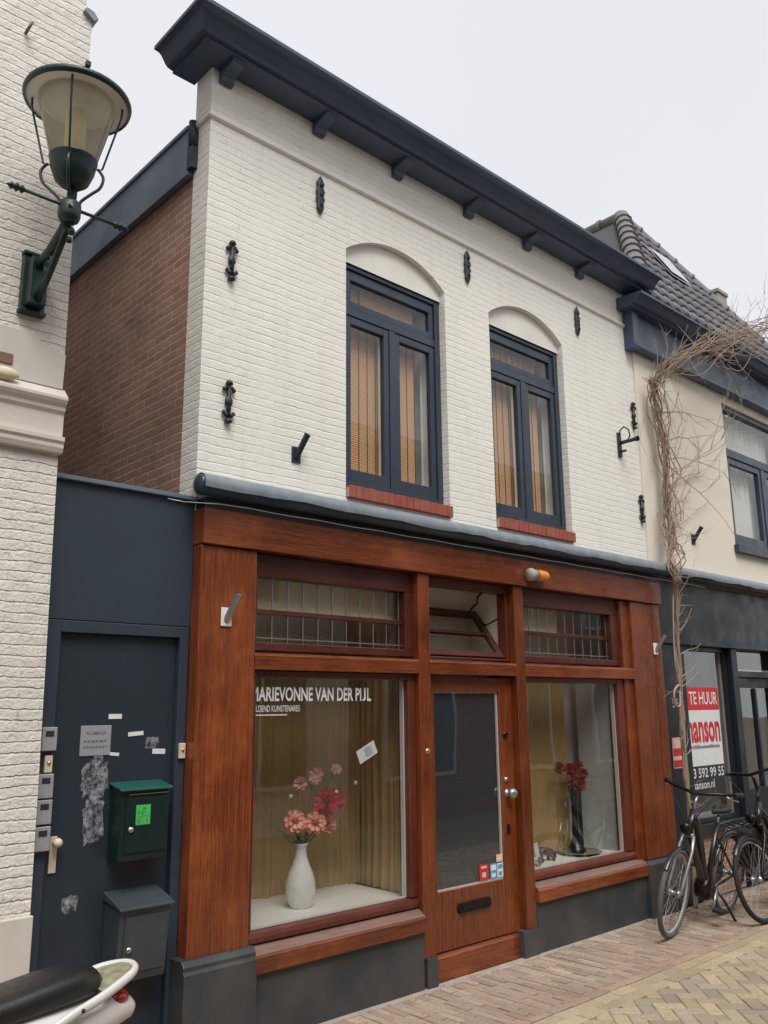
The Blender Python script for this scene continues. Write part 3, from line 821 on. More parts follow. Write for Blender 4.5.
def sticker(x0, x1, z0, z1, m, marks=(), y=.0825):
    mb = MB().box(x0, x1, y - .0006, y, z0, z1)
    ms = [m]
    for (a, b, c, e, mm) in marks:
        if mm not in ms: ms.append(mm)
        mb.xz(x0 + a * (x1 - x0), x0 + b * (x1 - x0), z0 + c * (z1 - z0), z0 + e * (z1 - z0), y - .0012, ms.index(mm))
    return mb.build('sticker', ms, door)
sticker(5.045, 5.145, .572, .685, M['red'], [(.2, .8, .75, .88, M['creamst']), (.3, .7, .2, .5, M['ivory'])])
sticker(5.165, 5.238, .572, .678, M['skyblue'], [(.1, .9, .55, .9, M['signwhite']), (.2, .8, .1, .35, M['signwhite'])])
sticker(5.243, 5.312, .574, .672, M['signwhite'], [(.1, .9, .6, .9, M['skyblue']), (.2, .8, .12, .4, M['skyblue'])])
sticker(5.238, 5.312, .682, .735, M['creamst'], [(.1, .9, .3, .55, M['signwhite'])])
MB().lathe([(0, -.012), (.012, -.01), (.02, -.003), (.022, .001)], (4.452, -.001, 1.512), 14, axis='y').build('bell_push', M['brass'], house)
# lettering on the left display window
t = text_bm('MARIEVONNE VAN DER PI', 3.022, 3.905, 1.858, 1.945, GY - .003, .022)
text_bm('J', 3.916, 3.945, 1.858, 1.945, GY - .003, .02, t); text_bm('L', 3.958, 3.992, 1.858, 1.945, GY - .003, .022, t)
t.build('window_lettering', M['signwhite'], dwL, recalc=False)
text_bm('BEELDEND KUNSTENARES', 3.008, 3.39, 1.795, 1.833, GY - .003, .0).build('small_lettering', M['signwhite'], dwL, recalc=False)
t = MB(); x = 2.99
while x < 3.295:
    w_ = random.uniform(.006, .02); t.xz(x, x + w_, 1.772, 1.7795, GY - .003); x += w_ + .004
t.build('fine_print', M['signwhite'], dwL, recalc=False)
# interior of the display windows
MB().box(3.0, 4.38, .152, .86, .52, .562).build('display_shelf', M['whiteshelf'], house)
MB().box(5.60, 7.05, .152, .62, .52, .562).build('display_shelf', M['whiteshelf'], house)
iw = MB().xz(2.7, 4.75, .3, 2.9, .90).quad((2.98, .17, .3), (2.98, .9, .3), (2.98, .9, 2.9), (2.98, .17, 2.9)).quad((4.60, .17, .3), (4.60, .9, .3), (4.60, .9, 2.9), (4.60, .17, 2.9))
iw.quad((2.7, .16, 2.75), (7.2, .16, 2.75), (7.2, 1.6, 2.75), (2.7, 1.6, 2.75))
iw.xz(5.55, 7.1, 2.05, 2.9, .60).quad((5.595, .162, 2.15), (5.595, 1.2, 2.15), (5.595, 1.2, 2.75), (5.595, .162, 2.75)).quad((5.47, .162, 2.15), (5.47, 1.2, 2.15), (5.47, 1.2, 2.75), (5.47, .162, 2.75)).xz(4.4, 5.6, 2.05, 2.9, .47)
iw.quad((4.502, .162, 2.15), (4.502, 1.2, 2.15), (4.502, 1.2, 2.75), (4.502, .162, 2.75))
MB().xz(3.0, 4.38, 2.42, 2.76, .22).build('pale_fill_board', M['offwall'], house, recalc=False)  # added cream boards close behind the glass, catching light to brighten the upper panes
MB().xz(5.60, 6.32, 2.42, 2.76, .22).build('pale_fill_board', M['offwall'], house, recalc=False)
iw.build('interior_wall', M['offwall'], house, recalc=False)
MB().quad((6.97, .152, .3), (6.905, .47, .3), (6.905, .47, 2.1), (6.97, .152, 2.1)).xz(5.55, 7.1, .3, 2.1, .56).build('display_panel', M['greywall'], house, recalc=False)
MB().xz(4.4, 5.6, 0, 2.1, .3).quad((5.591, .155, .3), (5.591, .6, .3), (5.591, .6, 2.1), (5.591, .155, 2.1)).build('interior_backing', M['dark'], house, recalc=False)

def curtain(path, z0, z1, amp, wl, label):
    """cloth with soft irregular folds along a ground path"""
    mb = MB(); pts = []
    path = [Vector((a, b, 0)) for a, b in path]
    for a, b in zip(path, path[1:]):
        n = max(2, int((b - a).length / .012))
        dr = (b - a).normalized(); nm = Vector((dr.y, -dr.x, 0))
        for k in range(n):
            pts.append((a + (b - a) * k / n, nm))
    s = 0; out = []
    ph = 0
    for p, nm in pts:
        ph += .012 / (wl * (1 + .45 * math.sin(s * 3.1) + .25 * math.sin(s * 7.7 + 1)))
        o_ = amp * (math.sin(2 * PI * ph) + .45 * math.sin(4.3 * PI * ph + .7)) * (.75 + .25 * math.sin(s * 5))
        out.append((p, nm, o_)); s += .012
    m = len(out); vs = []
    for h in range(9):
        z = z0 + (z1 - z0) * h / 8
        k = 1.1 - .35 * h / 8
        for p, nm, o_ in out: q = p + nm * (o_ * k + .004 * math.sin(h * 1.3 + p.x * 9)); vs.append((q.x, q.y, z))
    fs = [(h * m + i, h * m + i + 1, (h + 1) * m + i + 1, (h + 1) * m + i) for h in range(8) for i in range(m - 1)]
    mb.add(vs, fs, 0, True)
    return tag(mb.build('curtain', M['curtain'], recalc=False), label, 'curtain', 'mustard curtains in the shop windows')
curtain([(3.0, .80), (4.47, .745), (4.395, .20)], .563, 2.35, .028, .12, 'mustard curtain hanging behind the white vase of pink flowers')
curtain([(5.65, .46), (6.70, .46)], .563, 2.1, .024, .15, 'mustard curtain hanging beside the tall dark blue vase')

# vase + bouquet, left window
SH = .5625
vx, vy = 3.645, .385
v = MB().lathe([(0, 0), (.062, 0), (.07, .006), (.088, .05), (.098, .10), (.096, .15), (.080, .21), (.055, .265), (.040, .31), (.036, .345), (.042, .375), (.052, .39), (.047, .392), (.036, .375), (.03, .34)], (vx, vy, SH), 32)
tag(v.build('vase', M['ceramic']), 'white ceramic bottle vase on the white display shelf', 'vase')

def blossom(c, r, tilt, petals, rings, mat, cup=.25, name='blossom', parent=None, centre=True):
    mb = MB()
    for ring in range(rings):
        rr = r * (1 - .24 * ring); n = petals - ring
        for i in range(n):
            a = 2 * PI * (i + .5 * (ring % 2)) / n + random.uniform(-.12, .12)
            lift = cup * (.35 + .5 * ring) + random.uniform(-.06, .06)
            wv = []
            for (u, w) in ((0.05, .08), (.4, .30), (.75, .44), (.95, .36), (1.0, 0.12)):
                for sgn in (-1, 0, 1):
                    ang = a + sgn * w * 2.4 * PI / n * .8
                    rad = rr * u * (1 if sgn else 1.03)
                    h = r * (lift * (u ** 1.3) * 1.3 + (-.10 if sgn == 0 else .03)) + ring * r * .07
                    wv.append((rad * math.cos(ang), rad * math.sin(ang), h))
            fs = []
            for q in range(4):
                for s in (0, 1): fs.append((q * 3 + s, q * 3 + s + 1, (q + 1) * 3 + s + 1, (q + 1) * 3 + s))
            mb.add(wv, fs, 0, True)
    if centre:
        mb.sphere((0, 0, r * .12), r * .2, 10, 1, (1, 1, .6))
        for i in range(14):
            a = i * 2.4; q = r * .26
            mb.sphere((q * math.cos(a), q * math.sin(a), r * .2), r * .045, 6, 1)
    tm = Matrix.Translation(c) @ Euler(tilt).to_matrix().to_4x4()
    return mb.xf(tm).build(name, [mat, M['yolk']], parent, recalc=False)
bq = thing('flower_bouquet', 'pink and red artificial flowers with long stems in the white vase', 'flowers', (vx, vy, SH + .38))
FL = [((3.555, .34, 1.10), .066, 'salmon', 9, 2), ((3.72, .335, 1.075), .066, 'salmon', 9, 2), ((3.865, .40, 1.185), .078, 'pinkred', 12, 4),
      ((3.985, .46, 1.195), .066, 'pinkred', 11, 3), ((3.895, .42, 1.045), .058, 'salmon', 8, 3), ((3.205, .36, 1.205), .068, 'pinkred', 9, 3),
      ((3.70, .47, 1.315), .044, 'palepink', 7, 2), ((3.84, .48, 1.365), .046, 'palepink', 7, 2), ((3.815, .47, 1.335), .034, 'palepink', 6, 2), ((4.0, .46, 1.395), .036, 'palepink', 6, 2)]
sm = MB()
for c, r, mname, pt, rg in FL:
    r *= 1.14
    blossom(c, r, (R(70) + random.uniform(-.2, .2), 0, R(-35) + random.uniform(-.5, .5)), pt, rg, M[mname], parent=bq, centre=(mname == 'salmon'), cup=.35 if mname != 'pinkred' else .7)
    q = Vector(c) + Vector((0, .03, 0)); b0 = Vector((vx + random.uniform(-.02, .02), vy + random.uniform(-.02, .02), SH + .3))
    mid = (q + b0) / 2 + Vector((random.uniform(-.03, .03), 0, -.02 + .1 * abs(q.x - b0.x)))
    sm.tube([b0, b0 * .6 + mid * .4 + Vector((0, 0, .05)), mid, q], .0035, 6)
for c in ((3.56, .39, 1.25), (4.125, .395, 1.30), (3.955, .4, 1.25), (3.255, .39, 1.205)):
    MB().sphere(c, .015, 10).build('bud', M['budcream'], bq)
    b0 = Vector((vx, vy, SH + .32)); q = Vector(c)
    sm.tube([b0, (b0 + q) / 2 + Vector((0, 0, .03)), q], .003, 6)
sm.build('stem', M['stem'], bq)
lf = MB()
for i in range(16):
    a = i * 2 * PI / 16 + random.uniform(-.2, .2); r1 = random.uniform(.05, .085); z1 = SH + .40 + random.uniform(-.01, .05)
    dx, dy = math.cos(a), math.sin(a)
    lf.add([(vx + dx * .02, vy + dy * .02, SH + .385), (vx + dx * r1 * .6 - dy * .015, vy + dy * r1 * .6 + dx * .015, z1), (vx + dx * r1, vy + dy * r1, z1 - .015), (vx + dx * r1 * .6 + dy * .015, vy + dy * r1 * .6 - dx * .015, z1)], [(0, 1, 2, 3)])
lf.build('leaf', M['leaf'], bq, recalc=False)
# card stuck on the window
cm = Matrix.Translation((3.955, GY - .002, 1.524)) @ Matrix.Rotation(R(-24), 4, 'Y')
mb = MB().box(-.085, .085, -.001, 0, -.045, .045).box(-.02, .045, -.0022, -.001, -.028, .03, 1)
mb.xf(cm); tag(mb.build('window_card', [M['greypaper'], M['intercom']]), 'tilted white card stuck inside the left shop window', 'card')

# right window items
rx, ry = 6.60, .335
mb = MB().lathe([(0, 0), (.085, 0), (.082, .015), (.05, .05), (.032, .12), (.026, .24), (.026, .38), (.034, .47), (.046, .535), (.040, .535), (.026, .47)], (rx, ry, SH + .022), 24)
tag(mb.build('vase', M['blueceramic']), 'tall dark blue trumpet vase in the right shop window', 'vase')
rb = thing('flower_bouquet', 'red artificial flowers in the tall dark blue vase', 'flowers', (rx, ry, SH + .5))
sm = MB()
for c in ((6.55, .32, 1.16), (6.66, .31, 1.125), (6.63, .34, 1.235), (6.74, .33, 1.21), (6.59, .36, 1.26), (6.70, .35, 1.28), (6.40, .34, 1.28)):
    blossom(c, .055, (R(70), 0, R(-35) + random.uniform(-.6, .6)), 9, 3, M['redpetal'], .6, parent=rb, centre=False)
    sm.tube([(rx, ry, SH + .42), (rx * .5 + c[0] * .5, ry, (SH + .5 + c[2]) / 2 + .04), (c[0], c[1] + .02, c[2])], .0035, 6)
sm.build('stem', M['stem'], rb)
mb = MB().lathe([(0, .004), (.10, 0), (.15, .01), (.19, .022), (.193, .026), (.15, .017), (.10, .009), (0, .012)], (6.60, .30, SH), 32)
tag(mb.build('dish', M['dish']), 'wide shallow glazed dish under the dark blue vase', 'dish')
mb = MB()
mb.tube([(6.03, .30, SH + .04), (6.07, .30, SH + .085), (6.14, .29, SH + .07), (6.20, .28, SH + .045), (6.22, .28, SH + .02)], [.018, .03, .034, .028, .012], 10)
mb.sphere((6.015, .30, SH + .105), .026, 10); mb.tube([(6.05, .3, SH + .07), (6.04, .27, SH + .002)], .012, 8); mb.tube([(6.16, .28, SH + .05), (6.17, .25, SH + .002)], .014, 8); mb.tube([(6.15, .30, SH + .05), (6.19, .33, SH + .002)], .014, 8)
mb.tube([(6.07, .31, SH + .07), (6.07, .34, SH + .002)], .012, 8)
tag(mb.build('figurine', M['figure']), 'small dark reclining figurine on the shelf beside the mustard curtain', 'figurine')
mb = MB().add([(5.84, .16, SH), (5.96, .22, SH), (5.95, .25, SH + .17), (5.83, .20, SH + .17)], [(0, 1, 2, 3)]).add([(5.85, .158, SH + .01), (5.95, .208, SH + .01), (5.948, .214, SH + .07), (5.846, .168, SH + .07)], [(0, 1, 2, 3)], 1)
tag(mb.build('leaflet', [M['paper'], M['ink']], recalc=False), 'white leaflet propped at the left of the right shop window', 'leaflet')

# flag holders
def flag_holder(name, mat, label, tubemat=None):
    t = thing(name, label, 'flag holder', (0, 0, 0), 'flag holders on the facades')
    MB().box(-.036, .036, -.012, 0, -.055, .055).build('wall_plate', M['white'] if mat is M['steel'] else mat, t, bevel=.004)
    d = Vector((.02, -.105, .125))
    p = MB().tube([(0, -.005, -.02), d], .021, 14, cap=False); p.tube([d * .97, d], .024, 14, cap=False); p.tube([(0, -.005, -.02), d * .99], .016, 12)
    p.build('socket', tubemat or mat, t)
    return t
fh = flag_holder('flag_holder', M['steel'], 'grey steel flag holder on the left timber pillar'); fh.location = (2.775, 0, 2.345)
dup(fh, (7.575, 0, 2.335), 'grey steel flag holder on the right timber pillar')
fb = flag_holder('flag_holder', M['iron'], 'black flag holder on white brick beside the left upper window'); fb.location = (3.345, WY, 3.475)
dup(fb, (8.66, .08, 3.55), 'black flag holder on the cream wall beside the vine')
# amber light
wl = thing('warning_light', 'orange capsule warning light on the fascia above the door', 'light', (5.70, -.022, 2.865))
MB().lathe([(0, 0), (.05, 0), (.052, .012), (.044, .02), (.044, .075), (0, .075)], (5.60, -.072, 2.862), 20, axis='x').box(5.62, 5.67, -.075, -.022, 2.815, 2.84).build('base', M['greyplastic'], wl)
MB().lathe([(.048, .0), (.048, .1), (.042, .135), (.025, .158), (0, .165)], (5.675, -.072, 2.862), 20, axis='x').build('lens', M['amber'], wl)
# wall bracket lamp on the white wall
bk = thing('lamp_bracket', 'small black lamp bracket on white brick right of the right window', 'bracket', (7.35, WY, 4.35))
MB().box(7.325, 7.38, WY - .02, WY, 4.225, 4.475).build('wall_plate', M['iron'], bk, bevel=.003)
MB().tube([(7.352, WY - .01, 4.37), (7.36, -.08, 4.375)], .02, 8).tube([(7.352, WY - .01, 4.28), (7.355, .02, 4.28)], .012, 6).tube([(7.352, WY - .01, 4.44), (7.352, .07, 4.50), (7.355, .03, 4.53), (7.36, -.02, 4.49), (7.36, -.03, 4.42), (7.36, .01, 4.37)], .008, 6).lathe([(.026, -.12), (.026, -.09), (.018, -.08)], (7.36, 0, 4.375), 10, axis='y').build('arm', M['iron'], bk)

# ------------------------------------------------------------------ left white house
lh = thing('corner_house', 'old white painted brick house with moulded band at the left edge', 'house', (0, 0, 0))
mb = MB()
pol = [(-9, -.05), (1.757, -.05), (1.737, 1.5), (1.712, 3.0), (1.70, 4.2), (1.692, 5.54), (1.713, 5.56), (1.716, 5.868), (1.674, 5.885), (1.668, 8.6), (-9, 8.6)]
mb.prism(pol, 'y', 0, 8)
mb.build('brick_wall', M['leftbrick'], lh)
MB().box(-9, 1.755, -.02, .0 - .003, -.02, .868).build('stucco_base', M['leftstucco'], lh, bevel=.006)
band = [(-.003, 3.135), (-.035, 3.14), (-.045, 3.165), (-.045, 3.185), (-.055, 3.20), (-.055, 3.222), (-.018, 3.235), (-.018, 3.355), (-.034, 3.372), (-.036, 3.392), (-.052, 3.408), (-.062, 3.425), (-.062, 3.44), (-.003, 3.50)]
MB().prism(band, 'x', -9, 1.718).build('moulded_band', M['leftstucco'], lh)
apron = [(-9, 3.50), (1.702, 3.50), (1.706, 3.70), (1.64, 3.712), (1.57, 3.735), (1.525, 3.77), (-9, 3.80)]
MB().prism(apron, 'y', -.012, -.002).build('stucco_apron', M['leftstucco'], lh)
MB().box(1.2, 1.432, -.02, -.005, 3.565, 3.625).build('bare_brick', M['oldbrick'], lh, bevel=.006)
MB().sphere((1.39, -.05, 3.50), .045, 14, sc=(1.6, .6, .75)).build('corbel', M['budcream'], lh)
MB().prism([(1.655, 5.872), (1.668, 5.895), (1.712, 5.888), (1.742, 5.852), (1.716, 5.83)], 'y', -.03, .4).build('lead_flashing', M['lead'], lh)
MB().box(1.692, 1.722, -.02, .02, 5.52, 5.555).build('iron_pin', M['iron'], lh, bevel=.004)
MB().tube([(1.345, -.0, 5.54), (1.345, -.05, 5.545), (1.36, -.055, 5.585)], .009, 6).build('rusty_hook', M['oldbrick'], lh)
text_bm('5', 1.545, 1.608, .67, .765, -.0215, .02).build('house_number', M['ink'], lh, recalc=False)

# ------------------------------------------------------------------ blue passage front
pf = thing('passage_front', 'dark blue painted passage front with door and scraped sticker marks', 'doorway', (2.15, .1, 0))
mb = MB()
mb.box(1.60, 2.60, .10, .2, 2.285, 3.035); mb.build('wall_panel', M['blue'], pf, bevel=.003)
MB().box(1.60, 2.60, .07, .22, 3.037, 3.062).build('coping', M['zinc'], pf, bevel=.003)
MB().box(1.60, 2.59, .22, 6, 2.95, 3.0).build('passage_roof', M['dark'], pf)
mb = MB().box(1.60, 1.836, .095, .2, -.02, 2.281).box(2.535, 2.592, .095, .2, -.02, 2.281).box(1.836, 2.535, .095, .2, 2.218, 2.281)
mb.build('door_frame', M['blue'], pf, bevel=.004)
dr = MB().box(1.838, 2.533, .135, .175, .01, 2.216).build('door', M['bluedoor'], pf, bevel=.003)
hh = MB().box(1.868, 1.906, .124, .136, 1.02, 1.195); hh.build('handle_plate', M['ivory'], dr, bevel=.003)
MB().tube([(1.887, .13, 1.165), (1.887, .09, 1.165)], .011, 8).sphere((1.890, .082, 1.168), .024, 12).build('handle', M['ivory'], dr)
sc = MB()
def blob(x0, x1, z0, z1, n, y=.1325):
    cx, cz, rx_, rz_ = (x0 + x1) / 2, (z0 + z1) / 2, (x1 - x0) / 2, (z1 - z0) / 2
    vs = []
    for i in range(n):
        a = 2 * PI * i / n; k = random.uniform(.75, 1.1)
        vs.append((cx + rx_ * k * math.copysign(abs(math.cos(a)) ** .6, math.cos(a)), y, cz + rz_ * k * math.copysign(abs(math.sin(a)) ** .6, math.sin(a))))
    MB().add(vs, [tuple(range(n))]).build('sticker_residue', M['scrape'], dr, recalc=False)
blob(2.01, 2.17, 1.36, 1.56, 22); blob(2.03, 2.15, 1.13, 1.38, 24, .1318); blob(1.95, 2.04, .815, .90, 16); blob(2.36, 2.445, 1.605, 1.672, 18); blob(2.07, 2.13, 1.545, 1.60, 12, .1312); blob(1.90, 1.96, .40, .43, 10)
for a, b, z0, z1, tl in ((2.143, 2.219, 1.768, 1.794, 0), (2.262, 2.352, 1.676, 1.698, -4), (2.412, 2.49, 1.574, 1.602, 3), (2.16, 2.215, 1.575, 1.592, 6)):
    m2 = Matrix.Translation(((a + b) / 2, .133, (z0 + z1) / 2)) @ Matrix.Rotation(R(tl), 4, 'Y')
    MB().box(-(b - a) / 2, (b - a) / 2, -.001, .001, -(z1 - z0) / 2, (z1 - z0) / 2).xf(m2).build('paper_scrap', M['paper'], dr)
np_ = thing('name_plate', 'grey metal name plate with three engraved lines on the blue door', 'sign', (2.075, .135, 1.655))
MB().box(1.992, 2.162, .129, .1345, 1.58, 1.735).build('plate', M['intercom'], np_, bevel=.002)
tt = text_bm('ALKMAAR', 2.02, 2.135, 1.688, 1.706, .1282, .02)
for z in (1.648, 1.618):
    x = 2.01
    while x < 2.135:
        w_ = random.uniform(.008, .022); tt.xz(x, min(x + w_, 2.14), z, z + .012, .1282); x += w_ + .005
tt.build('engraving', M['ink'], np_, recalc=False)
def intercom(x, z, label):
    t = thing('intercom', label, 'intercom', (x, .095, z), 'grey doorbell boxes beside the blue door')
    MB().box(x - .044, x + .032, .06, .0945, z - .058, z + .058).build('case', M['intercom'], t, bevel=.004)
    MB().box(x - .028, x + .014, .0585, .0612, z + .012, z + .04).build('camera_window', M['dark'], t)
    return t
intercom(1.808, 1.675, 'uppermost grey doorbell box, set apart above the cream bell push')
intercom(1.806, 1.447, 'grey doorbell box directly below the cream bell push')
intercom(1.808, 1.323, 'middle box of the three stacked grey doorbell boxes')
intercom(1.809, 1.197, 'lowest grey doorbell box, beside the door handle')
def bellpush(x, z, w, h, label):
    t = thing('bell_push', label, 'doorbell', (x, .095, z))
    MB().box(x - w, x + w, .075, .0945, z - h, z + h).build('case', M['ivory'], t, bevel=.004)
    MB().lathe([(0, -.008), (.008, -.006), (.01, 0)], (x, .075, z + .005), 12, axis='y').build('button', M['brass'], t)
bellpush(1.812, 1.553, .02, .042, 'cream bell push between the grey doorbell boxes')
bellpush(2.568, 1.587, .019, .042, 'cream bell push on the blue frame beside the timber pillar')

def letterbox(name, label, x0, x1, z0, z1, yb, yf, body, lid, slope, loc, lh_=.03):
    t = thing(name, label, 'letterbox', loc)
    # side profile: back taller than front, sloping front
    MB().prism([(yb, z0), (yb, z1), (yf + slope, z1 - .02), (yf, z0 + .03), (yf + .01, z0)], 'x', x0, x1).build('body', body, t, bevel=.005)
    MB().prism([(yb, z1 + .002), (yb, z1 + lh_), (yf - .02 + slope, z1 - .012), (yf - .024 + slope, z1 - .026), (yf - .016 + slope, z1 - .026), (yf + slope, z1 - .018)], 'x', x0 - .012, x1 + .012).build('lid', lid, t, bevel=.004)
    def fy(z): return yf + (slope) * (z - z0 - .03) / max(.01, (z1 - .05 - z0))
    fd = MB(); a, b = z0 + .045, z1 - .06
    fd.add([(x0 + .03, fy(a) - .002, a), (x1 - .015, fy(a) - .002, a), (x1 - .015, fy(b) - .002, b), (x0 + .03, fy(b) - .002, b), (x0 + .03, fy(a) - .007, a), (x1 - .015, fy(a) - .007, a), (x1 - .015, fy(b) - .007, b), (x0 + .03, fy(b) - .007, b)],
           [(4, 5, 6, 7), (0, 1, 5, 4), (1, 2, 6, 5), (2, 3, 7, 6), (3, 0, 4, 7)])
    fd.build('flap', body, t, bevel=.002)
    zl = z0 + (z1 - z0) * .42
    MB().lathe([(0, -.012), (.013, -.01), (.016, 0)], (x0 + .06, fy(zl) - .007, zl), 14, axis='y').build('lock', M['chrome'], t)
    return t, fy
gb, fy = letterbox('letterbox', 'dark green letterbox with bright green sticker on the blue door', 2.178, 2.455, 1.045, 1.425, .133, .005, M['greenbox'], M['greenlid'], .0, (2.32, .13, 1.03), .014)
MB().box(2.215, 2.45, -.008, .002, 1.378, 1.383).build('slot_edge', M['chrome'], gb)
mb = MB().box(2.262, 2.345, -.0045, -.0028, 1.225, 1.325)
for i in range(14):
    a = 2.27 + random.uniform(0, .055); z = 1.235 + random.uniform(0, .075); mb.xz(a, a + random.uniform(.004, .014), z, z + random.uniform(.003, .01), -.0052, 1)
mb.build('green_sticker', [M['neon'], M['neonink']], gb)
letterbox('letterbox', 'grey letterbox with sloped lid low on the blue door', 2.182, 2.462, .475, .85, .133, -.02, M['greybox'], M['greybox'], -.03, (2.32, .13, .47), .045)

# ------------------------------------------------------------------ street lamp
LX, LY = 1.505, -.43
lp = thing('street_lamp', 'green iron wall lantern with milky tapered glass on scrolled bracket', 'street lamp', (LX, -.0, 3.9))
MB().box(1.435, 1.565, -.035, 0, 3.885, 4.195).box(1.455, 1.545, -.105, -.035, 3.90, 4.165).box(1.43, 1.57, -.05, 0, 4.195, 4.215).box(1.43, 1.57, -.05, 0, 3.865, 3.887).build('wall_bracket', M['green_iron'], lp, bevel=.005)
a = MB()
a.tube([(1.5, -.08, 4.12), (1.502, -.22, 4.15), (LX, -.36, 4.21), (LX, LY, 4.25)], [.032, .028, .026, .03], 10)
a.tube([(1.5, -.10, 3.93), (1.502, -.26, 4.04), (LX, -.37, 4.15), (LX, -.41, 4.22)], [.022, .018, .018, .02], 8)
sp = []
for i in range(26):
    t = i / 25; ang = 1.2 + t * 9; rr = .055 * (1 - .8 * t)
    sp.append((1.502, -.20 + rr * math.cos(ang), 4.085 + rr * math.sin(ang)))
a.tube(sp, .009, 6)
a.sphere((LX + .02, -.42, 4.19), .022, 8); a.sphere((LX + .02, -.40, 4.15), .018, 8)
a.build('bracket_arm', M['green_iron'], lp)
MB().lathe([(0, 4.225), (.03, 4.225), (.05, 4.24), (.056, 4.26), (.056, 4.325), (.045, 4.34), (.02, 4.35), (.016, 4.44), (0, 4.44)], (LX, LY, 0), 18).sphere((LX - .02, LY - .055, 4.29), .01, 8).build('hub', M['green_iron'], lp)
MB().sphere((LX - .012, LY - .057, 4.292), .008, 8).build('brass_stud', M['brass'], lp)
cb = MB().tube([(1.245, LY, 4.312), (1.775, LY, 4.312)], .009, 8)
for sx, x in ((-1, 1.245), (1, 1.775)):
    cb.lathe([(0, -.045), (.022, -.02), (.01, -.008), (.024, .004), (.012, .018), (.02, .03), (0, .055)] if sx > 0 else [(0, -.055), (.02, -.03), (.012, -.018), (.024, -.004), (.01, .008), (.022, .02), (0, .045)], (x, LY, 4.312), 10, axis='x')
cb.build('ladder_bar', M['green_iron'], lp)
MB().lathe([(0, 4.425), (.05, 4.43), (.085, 4.46), (.108, 4.52), (.118, 4.575), (.121, 4.58), (.112, 4.582), (.1, 4.57)], (LX, LY, 0), 28).build('cup', M['green_iron'], lp)
MB().lathe([(.113, 4.575), (.150, 4.72), (.178, 4.84), (.195, 4.912)], (LX, LY, 0), 36).build('glass_bowl', M['lampglass'], lp)
cr_ = []
for i in range(22): cr_ += [(.052, 4.59 + i * .013), (.047, 4.596 + i * .013)]
MB().lathe(cr_ + [(0, 4.88)], (LX, LY, 0), 20).build('bulb', M['budcream'], lp)
MB().lathe([(.255, 4.905), (.268, 4.912), (.272, 4.925), (.268, 4.938), (.252, 4.945), (.20, 4.975), (.12, 5.01), (.05, 5.03), (0, 5.035)], (LX, LY, 0), 40).build('hood', M['green_iron'], lp)
MB().lathe([(.0, 4.918), (.256, 4.915)], (LX, LY, 0), 40).build('reflector', M['white'], lp)
def spline0(pts, n):
    out = []; P_ = [Vector(p) for p in pts]
    for i in range(len(P_) - 1):
        p0, p1, p2, p3 = P_[max(i - 1, 0)], P_[i], P_[i + 1], P_[min(i + 2, len(P_) - 1)]
        for k in range(n):
            t = k / n
            out.append(.5 * ((2 * p1) + (p2 - p0) * t + (2 * p0 - 5 * p1 + 4 * p2 - p3) * t * t + (3 * p1 - p0 - 3 * p2 + p3) * t ** 3))
    return out + [P_[-1]]
for k in range(4):
    ang = R(60 + 90 * k); dx, dy = math.cos(ang), math.sin(ang)
    def Q(r, z): return (LX + dx * r, LY + dy * r, z)
    MB().tube([Q(.225, 4.918), Q(.222, 4.86), Q(.145, 4.55), Q(.13, 4.535), Q(.118, 4.545)], .0055, 6).tube(spline0([Q(.125, 4.545), Q(.152, 4.50), Q(.14, 4.44), Q(.10, 4.40), Q(.055, 4.355), Q(.045, 4.33)], 5), .008, 7).build('stay_wire', M['green_iron'], lp)

# ------------------------------------------------------------------ cream house at the right
ch = thing('cream_house', 'cream rendered house with tiled hipped roof and black shopfront', 'house', (9.8, .08, 0))
CX0, CX1 = 7.735, 11.9
CWY = .08
wx0, wx1, wz0, wz1 = 9.66, 11.25, 3.55, 5.35
cw = MB()
cw.xz(CX0, wx0, 2.9, 5.9, CWY); cw.xz(wx1, CX1, 2.9, 5.9, CWY); cw.xz(wx0, wx1, 2.9, wz0, CWY); cw.xz(wx0, wx1, wz1, 5.9, CWY)
cw.quad((wx0, CWY, wz0), (wx0, .24, wz0), (wx0, .24, wz1), (wx0, CWY, wz1)).quad((wx1, CWY, wz0), (wx1, .24, wz0), (wx1, .24, wz1), (wx1, CWY, wz1)).quad((wx0, CWY, wz1), (wx1, CWY, wz1), (wx1, .24, wz1), (wx0, .24, wz1))
cw.quad((CX1, CWY, 0), (CX1, 8, 0), (CX1, 8, 5.9), (CX1, CWY, 5.9)).quad((CX0, CWY, 2.9), (CX0, CWY, 5.9), (CX0, .15, 5.9), (CX0, .15, 2.9))
cw.build('rendered_wall', M['cream'], ch, recalc=False)
w = MB(); frame_rect(w, wx0 + .002, wx1 - .002, wz0 + .06, wz1, .06, .11, .19)
w.box(wx0 + .062, wx1 - .062, .105, .192, 4.70, 4.80); xm = 10.68
w.box(xm - .05, xm + .05, .112, .188, wz0 + .12, 4.70)
w.box(wx0 - .04, wx1 + .04, .02, .2, wz0 - .03, wz0 + .058)
cwin = w.build('window', M['winblue'], ch, bevel=.004)
s = MB(); frame_rect(s, wx0 + .064, xm - .052, wz0 + .122, 4.698, .075, .122, .175, .09); frame_rect(s, xm + .052, wx1 - .064, wz0 + .122, 4.698, .075, .122, .175, .09); s.build('sash', M['winblue'], cwin, bevel=.003)
MB().xz(wx0 + .06, wx1 - .06, 4.8, wz1 - .06, .15).xz(wx0 + .138, xm - .126, wz0 + .21, 4.62, .15).xz(xm + .126, wx1 - .138, wz0 + .21, 4.62, .15).build('pane', M['glassup'], cwin, recalc=False)
nt = MB()
n = 60
